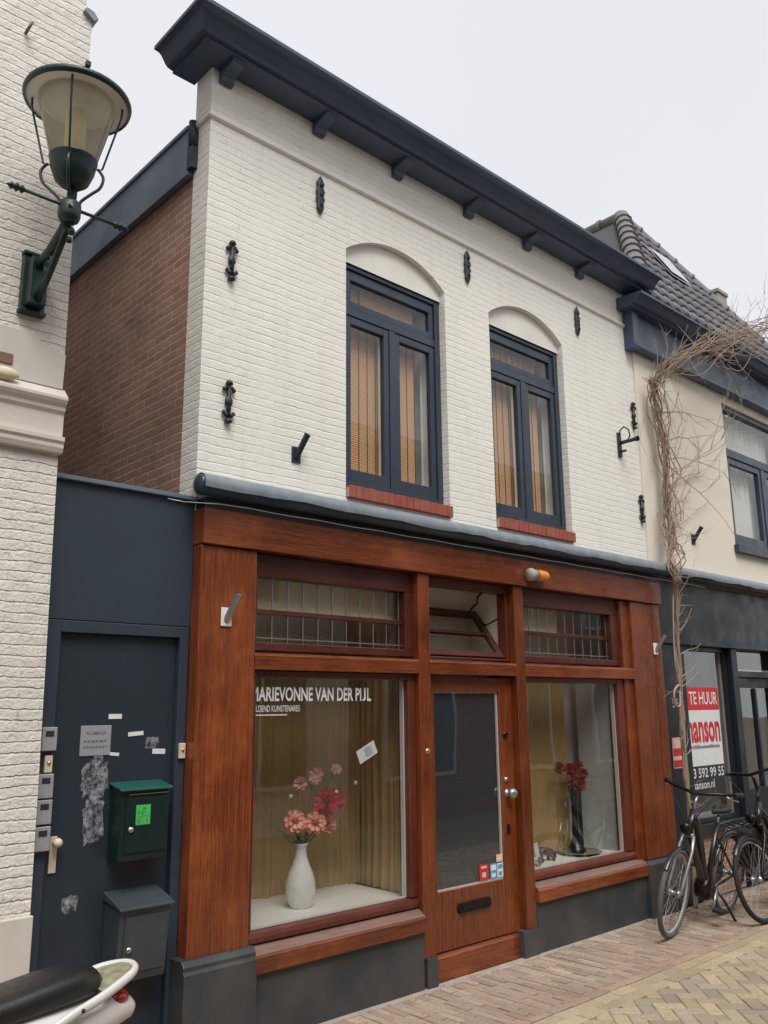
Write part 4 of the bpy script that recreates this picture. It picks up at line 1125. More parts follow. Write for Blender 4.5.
for k in range(n):
    a = wx0 + .05 + (wx1 - wx0 - .1) * k / n; b = wx0 + .05 + (wx1 - wx0 - .1) * (k + 1) / n
    ya, yb_ = .27 + .02 * math.sin(k * 1.1) + .01 * math.sin(k * .37), .27 + .02 * math.sin((k + 1) * 1.1) + .01 * math.sin((k + 1) * .37)
    nt.add([(a, ya, wz0 + .1), (b, yb_, wz0 + .1), (b, yb_, wz1), (a, ya, wz1)], [(0, 1, 2, 3)], 0, True)
nt.build('net_curtain', M['net'], cwin, recalc=False)
# entablature
FX0 = 7.60
MB().prism([(.078, 5.455), (.0, 5.455), (-.03, 5.465), (-.03, 5.485), (-.01, 5.50), (-.005, 5.53), (.078, 5.53)], 'x', FX0 + .02, CX1).build('frieze_moulding', M['cornice'], ch)
fz = MB().box(FX0 + .03, CX1, .02, .078, 5.531, 5.86).build('frieze_board', M['frieze'], ch)
MB().box(FX0, FX0 + .10, -.02, .097, 5.44, 5.86).build('frieze_end', M['cornice'], ch, bevel=.004)
cpf = [(.095, 5.862), (-.08, 5.862), (-.08, 5.878), (-.10, 5.88)]
for k in range(9):
    t = k / 8; cpf.append((-.10 - .09 * t, 5.885 + .07 * (t - .16 * math.sin(2 * PI * t))))
cpf += [(-.205, 5.955), (-.205, 5.98), (.095, 5.995)]
MB().prism(cpf, 'x', 7.50, CX1 + .1).build('cornice', M['cornice'], ch)
# roof: front hip, ridge going back
PK = Vector((9.75, 1.26, 8.39)); EL = Vector((7.60, -.17, 5.98)); ER = Vector((11.9, -.17, 5.98))
rf = MB()
rowsN = 11; up = Vector((0, PK.y - EL.y, PK.z - EL.z)); nrm = Vector((0, -up.z, up.y)).normalized()
TW = .205
for r_ in range(rowsN):
    t0, t1 = r_ / rowsN, min(1, (r_ + 1.12) / rowsN)
    a0 = EL + (PK - EL) * t0; b0 = ER + (PK - ER) * t0
    x_ = a0.x - (.5 if r_ % 2 else 0) * TW * 0
    n = int((b0.x - a0.x) / (TW / 6)) + 1
    tm_ = (r_ + .5) / rowsN
    ax, bx = (EL + (PK - EL) * tm_).x, (ER + (PK - ER) * tm_).x
    vs = []; k = 0
    xx = math.floor(ax / (TW / 6)) * TW / 6
    cols = []
    while xx < bx + TW / 6:
        cols.append(xx); xx += TW / 6
    for xx in cols:
        ph = 2 * PI * xx / TW
        hgt = .022 * math.sin(ph) + .010 * math.sin(2 * ph + .8)
        xc = min(max(xx, ax), bx)
        p0 = Vector((xc, EL.y, EL.z)) + up * t0 + nrm * (hgt + .040)
        p1 = Vector((xc, EL.y, EL.z)) + up * t1 + nrm * (hgt + .006)
        pl = Vector((xc, EL.y, EL.z)) + up * t0 + nrm * (hgt + .012)
        vs += [pl, p0, p1]
    fs = []
    for i in range(len(cols) - 1):
        o_ = i * 3
        fs += [(o_, o_ + 3, o_ + 4, o_ + 1), (o_ + 1, o_ + 4, o_ + 5, o_ + 2)]
    rf.add(vs, fs, 0, True)
PB = PK + Vector((0, 7, 0))
nf = len(rf.f)
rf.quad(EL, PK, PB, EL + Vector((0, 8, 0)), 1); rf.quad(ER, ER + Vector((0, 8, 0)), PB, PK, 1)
roof = rf.build('roof', [M['tile'], M['tiledark']], ch, recalc=False)
def ridge(a, b, n, rad=.1):
    mb = MB()
    for i in range(n):
        p = a + (b - a) * (i / n); q = a + (b - a) * ((i + 1.12) / n)
        mb.tube([p, p + (q - p) * .12, p + (q - p) * .14, q], [rad, rad, rad * .86, rad * .8], 12)
    return mb.build('ridge_tile', M['ridge'], roof)
ridge(EL + (PK - EL) * .12, PK, 10, .125); ridge(ER, PK, 11, .085); ridge(PK, PB, 22, .11)
s_ = (.12, .0)
def onslope(x, t, h): return Vector((x, EL.y, EL.z)) + up * t + nrm * h
MB().add([onslope(9.35, .44, .08), onslope(9.78, .44, .08), onslope(9.78, .62, .08), onslope(9.35, .62, .08)], [(0, 1, 2, 3)]).build('skylight', M['skylight'], roof, recalc=False)
MB().add([onslope(9.30, .42, .06), onslope(9.83, .42, .06), onslope(9.83, .64, .06), onslope(9.30, .64, .06)], [(0, 1, 2, 3)]).build('skylight_frame', M['lead'], roof, recalc=False)
cm_ = MB().box(11.34, 11.62, .75, 1.1, 6.2, 7.62).box(11.32, 11.64, .73, 1.12, 7.62, 7.68)
cm_.build('chimney', M['chim'], roof, bevel=.01)
# its shopfront
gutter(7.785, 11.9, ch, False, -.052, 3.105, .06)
MB().box(7.73, 11.9, .03, .3, 2.44, 3.03).box(7.73, 11.9, .0, .3, 2.40, 2.438).build('shop_fascia', M['blackpaint'], ch, bevel=.004)
MB().box(7.735, 8.225, .06, .3, -.02, 2.40).build('pilaster', M['blackpaint'], ch, bevel=.005)
MB().box(8.226, 9.30, .10, .28, -.02, .575).build('brick_stall_riser', M['lowbrick'], ch)
MB().box(8.226, 9.30, .04, .28, .577, .665).build('shop_sill', M['blackpaint'], ch, bevel=.005)
sw = MB(); frame_rect(sw, 8.228, 9.18, .667, 2.398, .045, .09, .16); swo = sw.build('shop_window', M['blackpaint'], ch, bevel=.004)
MB().xz(8.27, 9.14, .71, 2.355, .125).build('pane', M['glass'], swo, recalc=False)
MB().box(9.09, 9.135, .135, .18, .71, 2.355).box(8.27, 9.09, .135, .2, .69, .745).build('inner_frame', M['greyplastic'], swo)
MB().box(9.185, 9.315, .03, .3, -.02, 2.398).box(9.316, 11.9, .06, .25, 2.10, 2.165).box(10.42, 10.55, .03, .3, -.02, 2.398).box(9.316, 10.42, .07, .25, .0, .16).box(10.55, 11.9, .07, .3, 0, .7).build('door_surround', M['blackpaint'], ch, bevel=.004)
sd = MB(); frame_rect(sd, 9.32, 10.415, .165, 2.098, .11, .12, .17, .75); sd.box(9.86, 9.90, .118, .172, .92, 1.98); sdo = sd.build('shop_door', M['blackpaint'], ch, bevel=.004)
MB().xz(9.43, 9.86, .915, 1.99, .145).xz(9.9, 10.305, .915, 1.99, .145).xz(9.32, 10.415, 2.166, 2.398, .15).xz(10.56, 11.9, .7, 2.1, .15).xz(10.56, 11.9, 2.166, 2.398, .15).build('pane', M['glass'], sdo, recalc=False)
MB().box(9.33, 10.41, .155, .17, 2.17, 2.19).box(9.43, 9.45, .16, .2, .92, 1.98).build('inner_trim', M['white'], sdo)
si = MB().xz(7.8, 11.9, 0, 2.9, 1.6).quad((7.8, .3, 2.41), (11.9, .3, 2.41), (11.9, 1.6, 2.41), (7.8, 1.6, 2.41)).quad((7.8, .3, .02), (11.9, .3, .02), (11.9, 1.6, .02), (7.8, 1.6, .02))
si.build('shop_interior', M['greywall'], ch, recalc=False)
text_bm('58', 7.915, 8.04, 1.785, 1.87, .0575, .01).build('house_number', M['greyplastic'], ch, recalc=False)
# for-rent sign
fs_ = thing('for_rent_sign', 'red white and black rental sign in the black shop window', 'sign', (8.55, .12, .93))
sy = .121
MB().box(8.02, 8.98, sy, sy + .003, 1.755, 1.985).build('red_panel', M['red'], fs_)
MB().box(8.02, 8.98, sy, sy + .003, 1.205, 1.753).build('white_panel', M['signwhite'], fs_)
MB().box(8.02, 8.98, sy, sy + .003, .93, 1.203).build('dark_panel', M['signdark'], fs_)
text_bm('TE HUUR', 8.36, 8.95, 1.81, 1.94, sy - .002, .012).build('lettering', M['signwhite'], fs_, recalc=False)
text_bm('manson', 8.215, 8.955, 1.43, 1.64, sy - .002, .03).build('lettering', M['redtext'], fs_, recalc=False)
t = MB(); x = 8.30
while x < 8.92:
    w_ = random.uniform(.008, .02); t.xz(x, x + w_, 1.375, 1.375 + random.choice([.025, .025, .036]), sy - .002); x += w_ + .007
t.build('small_print', M['ink'], fs_, recalc=False)
t = text_bm('023 592 99 55', 8.19, 8.96, 1.09, 1.185, sy - .002, .012); t.build('lettering', M['signwhite'], fs_, recalc=False)
t = text_bm('manson.nl', 8.27, 8.74, .985, 1.065, sy - .002, .008)
t.build('lettering', M['signwhite'], fs_, recalc=False)
mb = MB().box(7.85, 8.015, .052, .0585, 1.215, 1.50)
mb.box(7.855, 8.01, .0505, .0519, 1.33, 1.40, 1).box(7.855, 8.01, .0505, .0519, 1.225, 1.29, 1)
tag(mb.build('notice', [M['palepink'], M['red']]), 'small faded red and white notice on the black pilaster behind the vine', 'notice')

# ------------------------------------------------------------------ climbing vine
vn = thing('climbing_vine', 'bare brown climbing vine growing up between the two shopfronts', 'vine', (7.84, -.1, 0))
def spline(pts, n):
    out = []
    P_ = [Vector(p) for p in pts]
    for i in range(len(P_) - 1):
        p0, p1, p2, p3 = P_[max(i - 1, 0)], P_[i], P_[i + 1], P_[min(i + 2, len(P_) - 1)]
        for k in range(n):
            t = k / n
            out.append(.5 * ((2 * p1) + (p2 - p0) * t + (2 * p0 - 5 * p1 + 4 * p2 - p3) * t * t + (3 * p1 - p0 - 3 * p2 + p3) * t ** 3))
    out.append(P_[-1])
    return out
MAIN = [(7.84, -.06, -.02), (7.83, -.07, .5), (7.82, -.08, 1.1), (7.80, -.09, 1.6), (7.80, -.09, 1.95), (7.82, -.11, 2.5), (7.80, -.14, 2.85), (7.74, -.17, 3.1), (7.86, -.09, 3.35), (7.97, -.04, 3.7), (8.0, -.03, 4.2), (7.93, -.03, 4.7), (7.84, -.04, 5.15)]
tr = MB()
def strand(base, r0, r1, jitter, seed, mb, n=6, a=0, b=None):
    rnd = random.Random(seed); jit0 = jitter
    pts = spline(base, 7)
    b = len(pts) if b is None else b
    pts = pts[a:b]; m = len(pts)
    f1, f2, p1, p2 = rnd.uniform(.25, .6), rnd.uniform(.25, .6), rnd.uniform(0, 6), rnd.uniform(0, 6)
    out = []
    for i, p in enumerate(pts):
        jitter = jit0 * (.42 if p.z < 2.95 else 1)
        q = p + Vector((math.sin(i * f1 + p1) * jitter + rnd.uniform(-.25, .25) * jitter, (math.sin(i * f2 + p2) - .3) * jitter * .6, 0))
        out.append(q)
    mb.tube(out, [r0 + (r1 - r0) * i / max(1, m - 1) for i in range(m)], n)
    return out
strand(MAIN, .023, .013, .010, 1, tr, 9)
strand(MAIN, .016, .010, .018, 2, tr, 7)
tr.build('trunk', M['bark'], vn)
br = MB()
allp = []
for s in range(19):
    a0 = random.choice([0, 0, 6, 20, 40, 48]); j = random.uniform(.03, .085)
    if s > 11: a0 = random.choice([49, 56, 62]); j = random.uniform(.04, .13)
    pts = strand(MAIN, random.uniform(.004, .009), random.uniform(.003, .006), j, 30 + s, br, 5, a0)
    allp += pts[(30 if a0 == 0 else 5):]
# cable-thick runner along the gutter line to the right
br.build('branch', M['bark'], vn)
ARM = [(7.84, -.06, 5.05), (7.86, -.20, 5.26), (8.15, -.30, 5.46), (8.6, -.34, 5.67), (9.2, -.36, 5.95), (9.8, -.37, 6.22), (10.4, -.38, 6.50), (11.0, -.38, 6.78)]
ar = MB()
armp = []
for s in range(34):
    rnd = random.Random(200 + s)
    dz = rnd.gauss(-.08, .11); dy = rnd.uniform(-.16, .08)
    base = [(p[0] + rnd.uniform(-.04, .04), p[1] + dy * min(1, i / 2), p[2] + dz * min(1, i / 2.5) * (.7 + .5 * math.sin(i * 1.7 + s)) + rnd.gauss(0, .05)) for i, p in enumerate(ARM)]
    pts = spline(base, 6)
    a0 = 0 if s < 22 else rnd.randint(4, 22); b0 = len(pts) if rnd.random() < .5 else rnd.randint(18, len(pts) - 1)
    if b0 - a0 < 6: continue
    pts = pts[a0:b0]
    ar.tube(pts, [rnd.uniform(.004, .009) * (1 - .5 * i / len(pts)) for i in range(len(pts))] if False else rnd.uniform(.0028, .0052), 5)
    armp += pts
ar.build('horizontal_branch', M['bark'], vn)
tw = MB()
def twig(p, d, ln, r, depth, rnd):
    pts = [p]; n = 6; dd = Vector(d).normalized()
    for i in range(n):
        dd = (dd + Vector((rnd.uniform(-.3, .3), rnd.uniform(-.16, .16), rnd.uniform(-.25, .3)))).normalized()
        q = pts[-1] + dd * ln / n
        if q.y > .05: q.y = .05
        pts.append(q)
    tw.tube(pts, [r * (1 - .7 * i / n) for i in range(n + 1)], 4)
    if depth:
        for _ in range(rnd.randint(1, 3)):
            k = rnd.randint(2, n)
            twig(pts[k], dd + Vector((rnd.uniform(-.9, .9), rnd.uniform(-.3, .2), rnd.uniform(-.7, .9))), ln * rnd.uniform(.35, .6), r * .6, depth - 1, rnd)
rnd = random.Random(99)
for i in range(95):
    p = rnd.choice(armp)
    twig(p, (rnd.uniform(-.4, 1), rnd.uniform(-.6, .1), rnd.uniform(-1, 1.1)), rnd.uniform(.2, .65), .0042, 1, rnd)
# fan of long shoots to the right, over the cream wall
for (x_, z_, dx, dz, ln) in ((8.0, 3.9, 1, .9, 1.5), (8.02, 4.1, 1, .75, 1.6), (8.0, 3.7, .9, .8, 1.2), (8.0, 4.3, 1, .5, 1.3), (7.97, 4.5, 1, .25, 1.0), (7.95, 4.6, .8, .9, .8), (8.0, 3.6, 1, .15, .8), (7.98, 3.5, .5, 1, .8), (8.0, 4.25, 1, -.45, 1.4), (8.02, 4.0, 1, .35, 1.2), (7.95, 4.8, 1, .1, .9), (7.98, 3.45, 1, .6, .7), (8.0, 3.8, .5, .9, .9)):
    twig(Vector((x_, -.03, z_)), (dx, .02, dz), ln, .0075, 2, rnd)
for i in range(60):
    p = rnd.choice(allp)
    twig(p, (rnd.uniform(-.9, 1.2), rnd.uniform(-.5, .05), rnd.uniform(-.3, 1)), rnd.uniform(.1, .4), .0038, 1, rnd)
for z_ in (1.98, 2.06, 2.28, 2.5, 2.62, 1.35, 2.72):
    tw_all, tw = tw, MB()
    twig(Vector((7.81, -.11, z_)), (1, -.1, .35), rnd.uniform(.22, .42), .006, 0, rnd)
    tw.build('twig', M['twig'], vn); tw = tw_all
lb_ = MB()
lb_.tube(spline([(7.80, -.12, 2.95), (7.74, -.13, 2.7), (7.70, -.13, 2.35), (7.72, -.12, 2.15), (7.79, -.1, 2.0)], 6), .0075, 5)
lb_.build('looping_branch', M['twig'], vn)
lb_ = MB()
lb_.tube(spline([(7.80, -.10, 1.97), (7.70, -.14, 1.99), (7.60, -.15, 1.93), (7.62, -.14, 1.82), (7.70, -.14, 1.80), (7.74, -.13, 1.93)], 6), .011, 6)
lb_.build('looping_branch', M['twig'], vn)
tw.build('twig', M['twig'], vn)
# leaf litter by the vine foot
ll = MB()
for i in range(160):
    x_, y_ = random.gauss(7.75, .3), -abs(random.gauss(.0, .22)) - .03
    a_ = random.uniform(0, 6.28); s_ = random.uniform(.008, .02)
    pts = [(x_ + s_ * math.cos(a_ + q) * (1 if k % 2 else .5), y_ + s_ * math.sin(a_ + q) * (1 if k % 2 else .5), .006 + random.uniform(0, .012)) for k, q in enumerate((0, 1.57, 3.14, 4.71))]
    ll.add(pts, [(0, 1, 2, 3)])
for i in range(150):
    x_ = random.uniform(2.7, 7.7); y_ = -.03 - abs(random.gauss(0, .05)); s_ = random.uniform(.004, .011); a_ = random.uniform(0, 6.28)
    pts = [(x_ + s_ * math.cos(a_ + q), y_ + s_ * math.sin(a_ + q) * .6, .007 + random.uniform(0, .006)) for q in (0, 2.1, 4.2)]
    ll.add(pts, [(0, 1, 2)])
o = ll.build('dead_leaves', M['deadleaf'], recalc=False); o['kind'] = 'stuff'

# ------------------------------------------------------------------ bicycles
def bike(label, steer, head_deg, rimmat, tyremat, carrier=True, hb_h=1.10, kick=True, motor=True):
    t = thing('bicycle', label, 'bicycle', (0, 0, 0), 'bicycles parked in front of the black shopfront')
    WB = 1.12; WR = .345
    fr, rr = Vector((WB, 0, WR)), Vector((0, 0, WR))
    ha = R(head_deg); ax = Vector((-math.cos(ha), 0, math.sin(ha)))          # up the steering axis
    hb = fr + Vector((-.055, 0, 0)) + ax * .46                               # crown
    ht = hb + ax * .20
    bb = Vector((.46, 0, .29)); st = Vector((.29, 0, .80))
    SM = Matrix.Translation(hb) @ Matrix.Rotation(R(steer), 4, ax) @ Matrix.Translation(-hb)
    f = MB()
    f.tube([hb - ax * .01, ht + ax * .01], .030, 12)
    f.tube([ht - ax * .05, ht + Vector((-.10, 0, -.13)), bb + Vector((.12, 0, .22)), bb + Vector((.03, 0, .04)), bb], .034, 10)
    f.tube([hb + ax * .03, hb + Vector((-.13, 0, -.13)), bb + Vector((.10, 0, .06)), bb], .029, 10)
    f.tube([bb, st], .024, 10)
    f.lathe([(.03, -.045), (.04, -.04), (.04, .04), (.03, .045)], bb, 14, axis='y')
    for s in (-1, 1):
        f.tube([bb + Vector((-.03, s * .04, 0)), rr + Vector((0, s * .065, 0))], .011, 8)
        f.tube([st + Vector((.02, s * .02, -.12)), rr + Vector((0, s * .065, 0))], .010, 8)
    f.build('frame', M['bikeblack'], t)
    fk = MB()
    for s in (-1, 1):
        fk.tube([hb + Vector((0, s * .04, 0)), hb - ax * .12 + Vector((0, s * .055, 0)), fr + Vector((-.02, s * .055, .06)), fr + Vector((0, s * .055, 0))], [.016, .015, .012, .011], 8)
    fk.tube([hb + Vector((0, -.045, 0)), hb + Vector((0, .045, 0))], .018, 8)
    fk.tube([ht, ht + ax * .14], .014, 8)
    fk.xf(SM).build('fork', M['steel'] if motor else M['darkmetal'], t)
    for c, turn in ((fr, True), (rr, False)):
        w = MB(); w.tube([(c.x + (WR - .02) * math.cos(2 * PI * i / 48), 0, c.z + (WR - .02) * math.sin(2 * PI * i / 48)) for i in range(48)], .021, 10, closed=True)
        if turn: w.xf(SM)
        wo = w.build('wheel', tyremat, t)
        w = MB(); w.tube([(c.x + (WR - .045) * math.cos(2 * PI * i / 48), 0, c.z + (WR - .045) * math.sin(2 * PI * i / 48)) for i in range(48)], .011, 8, closed=True)
        if turn: w.xf(SM)
        w.build('rim', rimmat, wo)
        w = MB()
        for i in range(32):
            a_ = 2 * PI * i / 32; b_ = a_ + (.5 if i % 4 < 2 else -.5); s = 1 if i % 2 else -1
            w.tube([(c.x + .022 * math.cos(b_), s * .03, c.z + .022 * math.sin(b_)), (c.x + (WR - .05) * math.cos(a_), 0, c.z + (WR - .05) * math.sin(a_))], .0014, 4, cap=False)
        if turn: w.xf(SM)
        w.build('spokes', M['steel'], wo)
        w = MB(); w.lathe([(.008, -.06), (.012, -.05), (.03, -.04), (.03, -.03), (.018, -.025), (.018, .025), (.03, .03), (.03, .04), (.012, .05), (.008, .06)], c, 14, axis='y')
        if turn: w.xf(SM)
        w.build('hub', M['steel'], wo)
        w = MB(); vs = []
        a0, a1 = (R(40), R(150)) if turn else (R(20), R(200))
        m_ = 22
        for i in range(m_ + 1):
            a_ = a0 + (a1 - a0) * i / m_
            for (rr_, y) in ((WR + .006, -.022), (WR + .014, -.014), (WR + .017, 0), (WR + .014, .014), (WR + .006, .022)):
                vs.append((c.x + rr_ * math.cos(a_), y, c.z + rr_ * math.sin(a_)))
        w.add(vs, [(i * 5 + j, i * 5 + j + 1, (i + 1) * 5 + j + 1, (i + 1) * 5 + j) for i in range(m_) for j in range(4)], 0, True)
        if turn: w.xf(SM)
        w.build('mudguard', M['bikeblack'], t, recalc=False)
    # handlebar
    h0 = ht + ax * .14
    hc = Vector((h0.x + .03, 0, hb_h))
    h = MB().tube([h0, hc], .015, 8)
    h.tube([(hc.x - .19, -.31, hc.z + .03), (hc.x - .08, -.285, hc.z + .035), (hc.x + .03, -.18, hc.z + .03), (hc.x + .045, 0, hc.z), (hc.x + .03, .18, hc.z + .03), (hc.x - .08, .285, hc.z + .035), (hc.x - .19, .31, hc.z + .03)], .0145, 8)
    hbo = h.xf(SM).build('handlebar', M['darkmetal'], t)
    for s in (-1, 1):
        MB().tube([(hc.x - .20, s * .312, hc.z + .03), (hc.x - .08, s * .286, hc.z + .036)], .022, 8).xf(SM).build('grip', M['rubber'], hbo)
        MB().tube([(hc.x - .02, s * .24, hc.z + .02), (hc.x - .05, s * .27, hc.z + .0), (hc.x - .13, s * .31, hc.z - .015)], .007, 6).xf(SM).build('brake_lever', M['steel'], hbo)
        MB().tube([(hc.x - .02, s * .22, hc.z + .02), (hc.x + .12, s * .16, hc.z - .02), (hc.x + .12, s * .05, hc.z - .18), (hb.x + .03, s * .03, hb.z + .02)], .004, 5).xf(SM).build('brake_cable', M['rubber'], hbo)
    hl = MB().lathe([(0, .07), (.04, .07), (.042, .05), (.03, .0), (0, -.01)], (hb.x + .05, 0, hb.z + .07), 14, axis='x'); hl.xf(SM).build('headlight', M['darkmetal'], t)
    MB().tube([st, (.265, 0, .87)], .014, 8).build('seat_post', M['steel'], t)
    sa = MB(); vs = []
    prof = [(-.13, .0, .02), (-.12, .07, .03), (-.06, .085, .032), (0, .06, .024), (.07, .03, .02), (.13, .02, .02), (.15, 0.002, .01)]
    for x_, hw, th in prof:
        for k in range(10):
            a_ = 2 * PI * k / 10
            vs.append((.25 + x_, hw * math.cos(a_), .905 + th * math.sin(a_) * 1.1 + (.012 if x_ < -.05 else 0)))
    fs = [(i * 10 + k, i * 10 + (k + 1) % 10, (i + 1) * 10 + (k + 1) % 10, (i + 1) * 10 + k) for i in range(len(prof) - 1) for k in range(10)]
    sa.add(vs, fs, 0, True).build('saddle', M['seat'], t)
    # chain case, cranks, pedals
    cc = MB(); poly = []
    for i in range(13):
        a_ = -PI / 2 + PI * i / 12; poly.append((bb.x + .10 * math.cos(a_), bb.z + .10 * math.sin(a_)))
    for i in range(9):
        a_ = PI / 2 + PI * i / 8; poly.append((rr.x + .06 * math.cos(a_), rr.z + .06 * math.sin(a_)))
    cc.prism(poly, 'y', -.075, -.045).build('chain_case', M['bikeblack'], t, bevel=.005)
    for s in (-1, 1):
        co = MB().tube([bb + Vector((0, s * .085, 0)), bb + Vector((s * .09, s * .095, -s * .14))], .012, 8).build('crank', M['steel'], t)
        p_ = bb + Vector((s * .09, s * .15, -s * .14)); MB().box(p_.x - .045, p_.x + .045, p_.y - .045, p_.y + .045, p_.z - .012, p_.z + .012).build('pedal', M['rubber'], co)
    if motor: MB().lathe([(0, -.06), (.08, -.055), (.095, -.03), (.095, .03), (.08, .055), (0, .06)], bb + Vector((.04, 0, .0)), 20, axis='y').build('motor', M['darkmetal'], t)
    if carrier:
        c_ = MB()
        for s in (-1, 1):
            c_.tube([(.20, s * .05, .74), (.12, s * .07, .755), (-.28, s * .07, .755), (-.34, s * .04, .755)], .008, 6)
            c_.tube([(-.12, s * .07, .755), (0, s * .075, WR)], .007, 6)
            c_.tube([(-.24, s * .07, .755), (-.02, s * .075, WR)], .006, 6)
        for x_ in (.08, -.06, -.2, -.32): c_.tube([(x_, -.07, .755), (x_, .07, .755)], .006, 6)
        c_.build('carrier', M['bikeblack'], t)
        bg_ = MB()
        bg_.prism([(.02, .73), (.03, .46), (-.02, .42), (-.25, .42), (-.31, .47), (-.30, .73), (-.28, .75), (0, .75)], 'y', .078, .19)
        bg_.prism([(.03, .735), (.035, .60), (-.31, .60), (-.305, .735), (-.28, .765), (0, .765)], 'y', .074, .2)
        bg_.build('pannier_bag', M['pannier'], t, bevel=.02, seg=3)
        MB().tube([(-.02, .09, .77), (-.03, .13, .80), (-.22, .13, .80), (-.24, .09, .77)], .008, 6).build('bag_handle', M['rubber'], t)
    if kick:
        MB().tube([bb + Vector((-.10, .05, -.02)), bb + Vector((-.16, .13, -.16)), bb + Vector((-.20, .19, -.275))], .012, 8).tube([bb + Vector((-.21, .19, -.277)), bb + Vector((-.15, .22, -.28))], .012, 8).build('kickstand', M['bikeblack'], t)
    return t
b1 = bike('black step-through bicycle with pale dusty tyres on its kickstand by the vine', 6, 67, M['greyplastic'], M['rubbergrey'])
b1.rotation_euler = (R(-8), 0, PI + R(5)); b1.location = (7.83, -.35, 0)
b2 = bike('black bicycle with silver rims partly cut off by the right edge', -4, 64, M['chrome'], M['rubber'], hb_h=1.19, motor=False)
b2.rotation_euler = (R(8), 0, PI + R(1)); b2.location = (8.83, -.75, 0)

# ------------------------------------------------------------------ scooter
sco = thing('motor_scooter', 'white scooter with black vinyl seat at the bottom left corner', 'scooter', (1.2, -.78, 0))
SY = -.78
def loft(secs, n=16, cap=True):
    """cross sections (x, yc, zc, half width, half height, squareness)"""
    mb = MB(); vs = []
    for x_, yc, zc, hw, hh, sq in secs:
        for k in range(n):
            a_ = 2 * PI * k / n; c, s = math.cos(a_), math.sin(a_)
            vs.append((x_, yc + hw * math.copysign(abs(c) ** sq, c), zc + hh * math.copysign(abs(s) ** sq, s)))
    fs = [(i * n + k, i * n + (k + 1) % n, (i + 1) * n + (k + 1) % n, (i + 1) * n + k) for i in range(len(secs) - 1) for k in range(n)]
    if cap: fs += [tuple(range(n))[::-1], tuple(range((len(secs) - 1) * n, len(secs) * n))]
    return mb.add(vs, fs, 0, True)
loft([(.78, SY, .70, .06, .03, .7), (.86, SY, .71, .11, .05, .6), (1.05, SY, .72, .135, .055, .6), (1.22, SY, .722, .135, .052, .6), (1.36, SY, .735, .135, .056, .6), (1.50, SY, .752, .13, .06, .6), (1.62, SY, .762, .115, .062, .65), (1.70, SY, .755, .085, .052, .75), (1.735, SY, .745, .04, .03, 1)]).build('seat', M['seat'], sco)
loft([(.80, SY, .56, .09, .10, .7), (1.0, SY, .54, .14, .16, .65), (1.3, SY, .56, .155, .15, .65), (1.55, SY, .60, .15, .11, .7), (1.75, SY, .635, .12, .075, .8), (1.86, SY, .63, .07, .045, .9), (1.89, SY, .625, .03, .02, 1)]).build('rear_fairing', M['scooterwhite'], sco)
def ribbon(path, w, h, mb):
    """flat bar with rounded section along a path"""
    pts = spline(path, 6); n = 10; vs = []
    for i, p in enumerate(pts):
        d = (pts[min(i + 1, len(pts) - 1)] - pts[max(i - 1, 0)]).normalized()
        side = d.cross(Vector((0, 0, 1))).normalized(); upv = side.cross(d)
        for k in range(n):
            a_ = 2 * PI * k / n; vs.append(p + side * w * math.cos(a_) + upv * h * math.sin(a_))
    m = len(pts)
    mb.add(vs, [(i * n + k, i * n + (k + 1) % n, (i + 1) * n + (k + 1) % n, (i + 1) * n + k) for i in range(m - 1) for k in range(n)] + [tuple(range(n)), tuple(range((m - 1) * n, m * n))], 0, True)
    return mb
rl = MB()
ribbon([(1.47, SY - .155, .645), (1.56, SY - .155, .685), (1.68, SY - .145, .722), (1.79, SY - .115, .757), (1.862, SY - .06, .772), (1.88, SY, .776), (1.862, SY + .06, .772), (1.79, SY + .115, .757), (1.68, SY + .145, .722), (1.56, SY + .155, .685), (1.47, SY + .155, .645)], .0145, .019, rl)
rl.sphere((1.60, SY - .171, .70), .0085, 8, 1)
rl.build('grab_rail', [M['scooterwhite'], M['iron']], sco)
pl = MB(); pl.add([(1.70, SY - .13, .735), (1.79, SY - .10, .766), (1.855, SY - .05, .783), (1.868, SY, .786), (1.855, SY + .05, .783), (1.79, SY + .10, .766), (1.70, SY + .13, .735), (1.68, SY, .75)], [(0, 1, 2, 3, 4, 5, 6, 7)])
pl.build('rail_pad', M['moss'], sco, recalc=False)
MB().sphere((1.79, SY - .03, .68), .05, 16, sc=(1.2, 1.3, .65)).build('tail_light', M['taillight'], sco)
for x_ in (1.55, .30):
    w = MB().tube([(x_ + .165 * math.cos(2 * PI * i / 40), SY, .225 + .165 * math.sin(2 * PI * i / 40)) for i in range(40)], .058, 12, closed=True).build('wheel', M['rubber'], sco)
    MB().lathe([(0, -.05), (.11, -.045), (.13, -.03), (.13, .03), (.11, .045), (0, .05)], (x_, SY, .225), 20, axis='y').build('rim', M['steel'], w)
MB().box(.42, .95, SY - .14, SY + .14, .25, .33).build('footboard', M['scooterwhite'], sco, bevel=.02)
loft([(.30, SY, .62, .06, .30, .8), (.36, SY, .60, .19, .36, .7), (.42, SY, .58, .19, .34, .7), (.46, SY, .56, .12, .28, .8)]).build('leg_shield', M['scooterwhite'], sco)
MB().tube([(.30, SY, .30), (.36, SY, .95)], .03, 10).tube([(.46, SY - .33, 1.02), (.38, SY - .15, 1.0), (.36, SY, .98), (.38, SY + .15, 1.0), (.46, SY + .33, 1.02)], .018, 8).build('handlebar', M['rubber'], sco)
MB().tube([(1.55, SY + .09, .225), (1.68, SY + .1, .26), (1.85, SY + .11, .30)], [.03, .05, .05], 12).build('exhaust', M['steel'], sco)

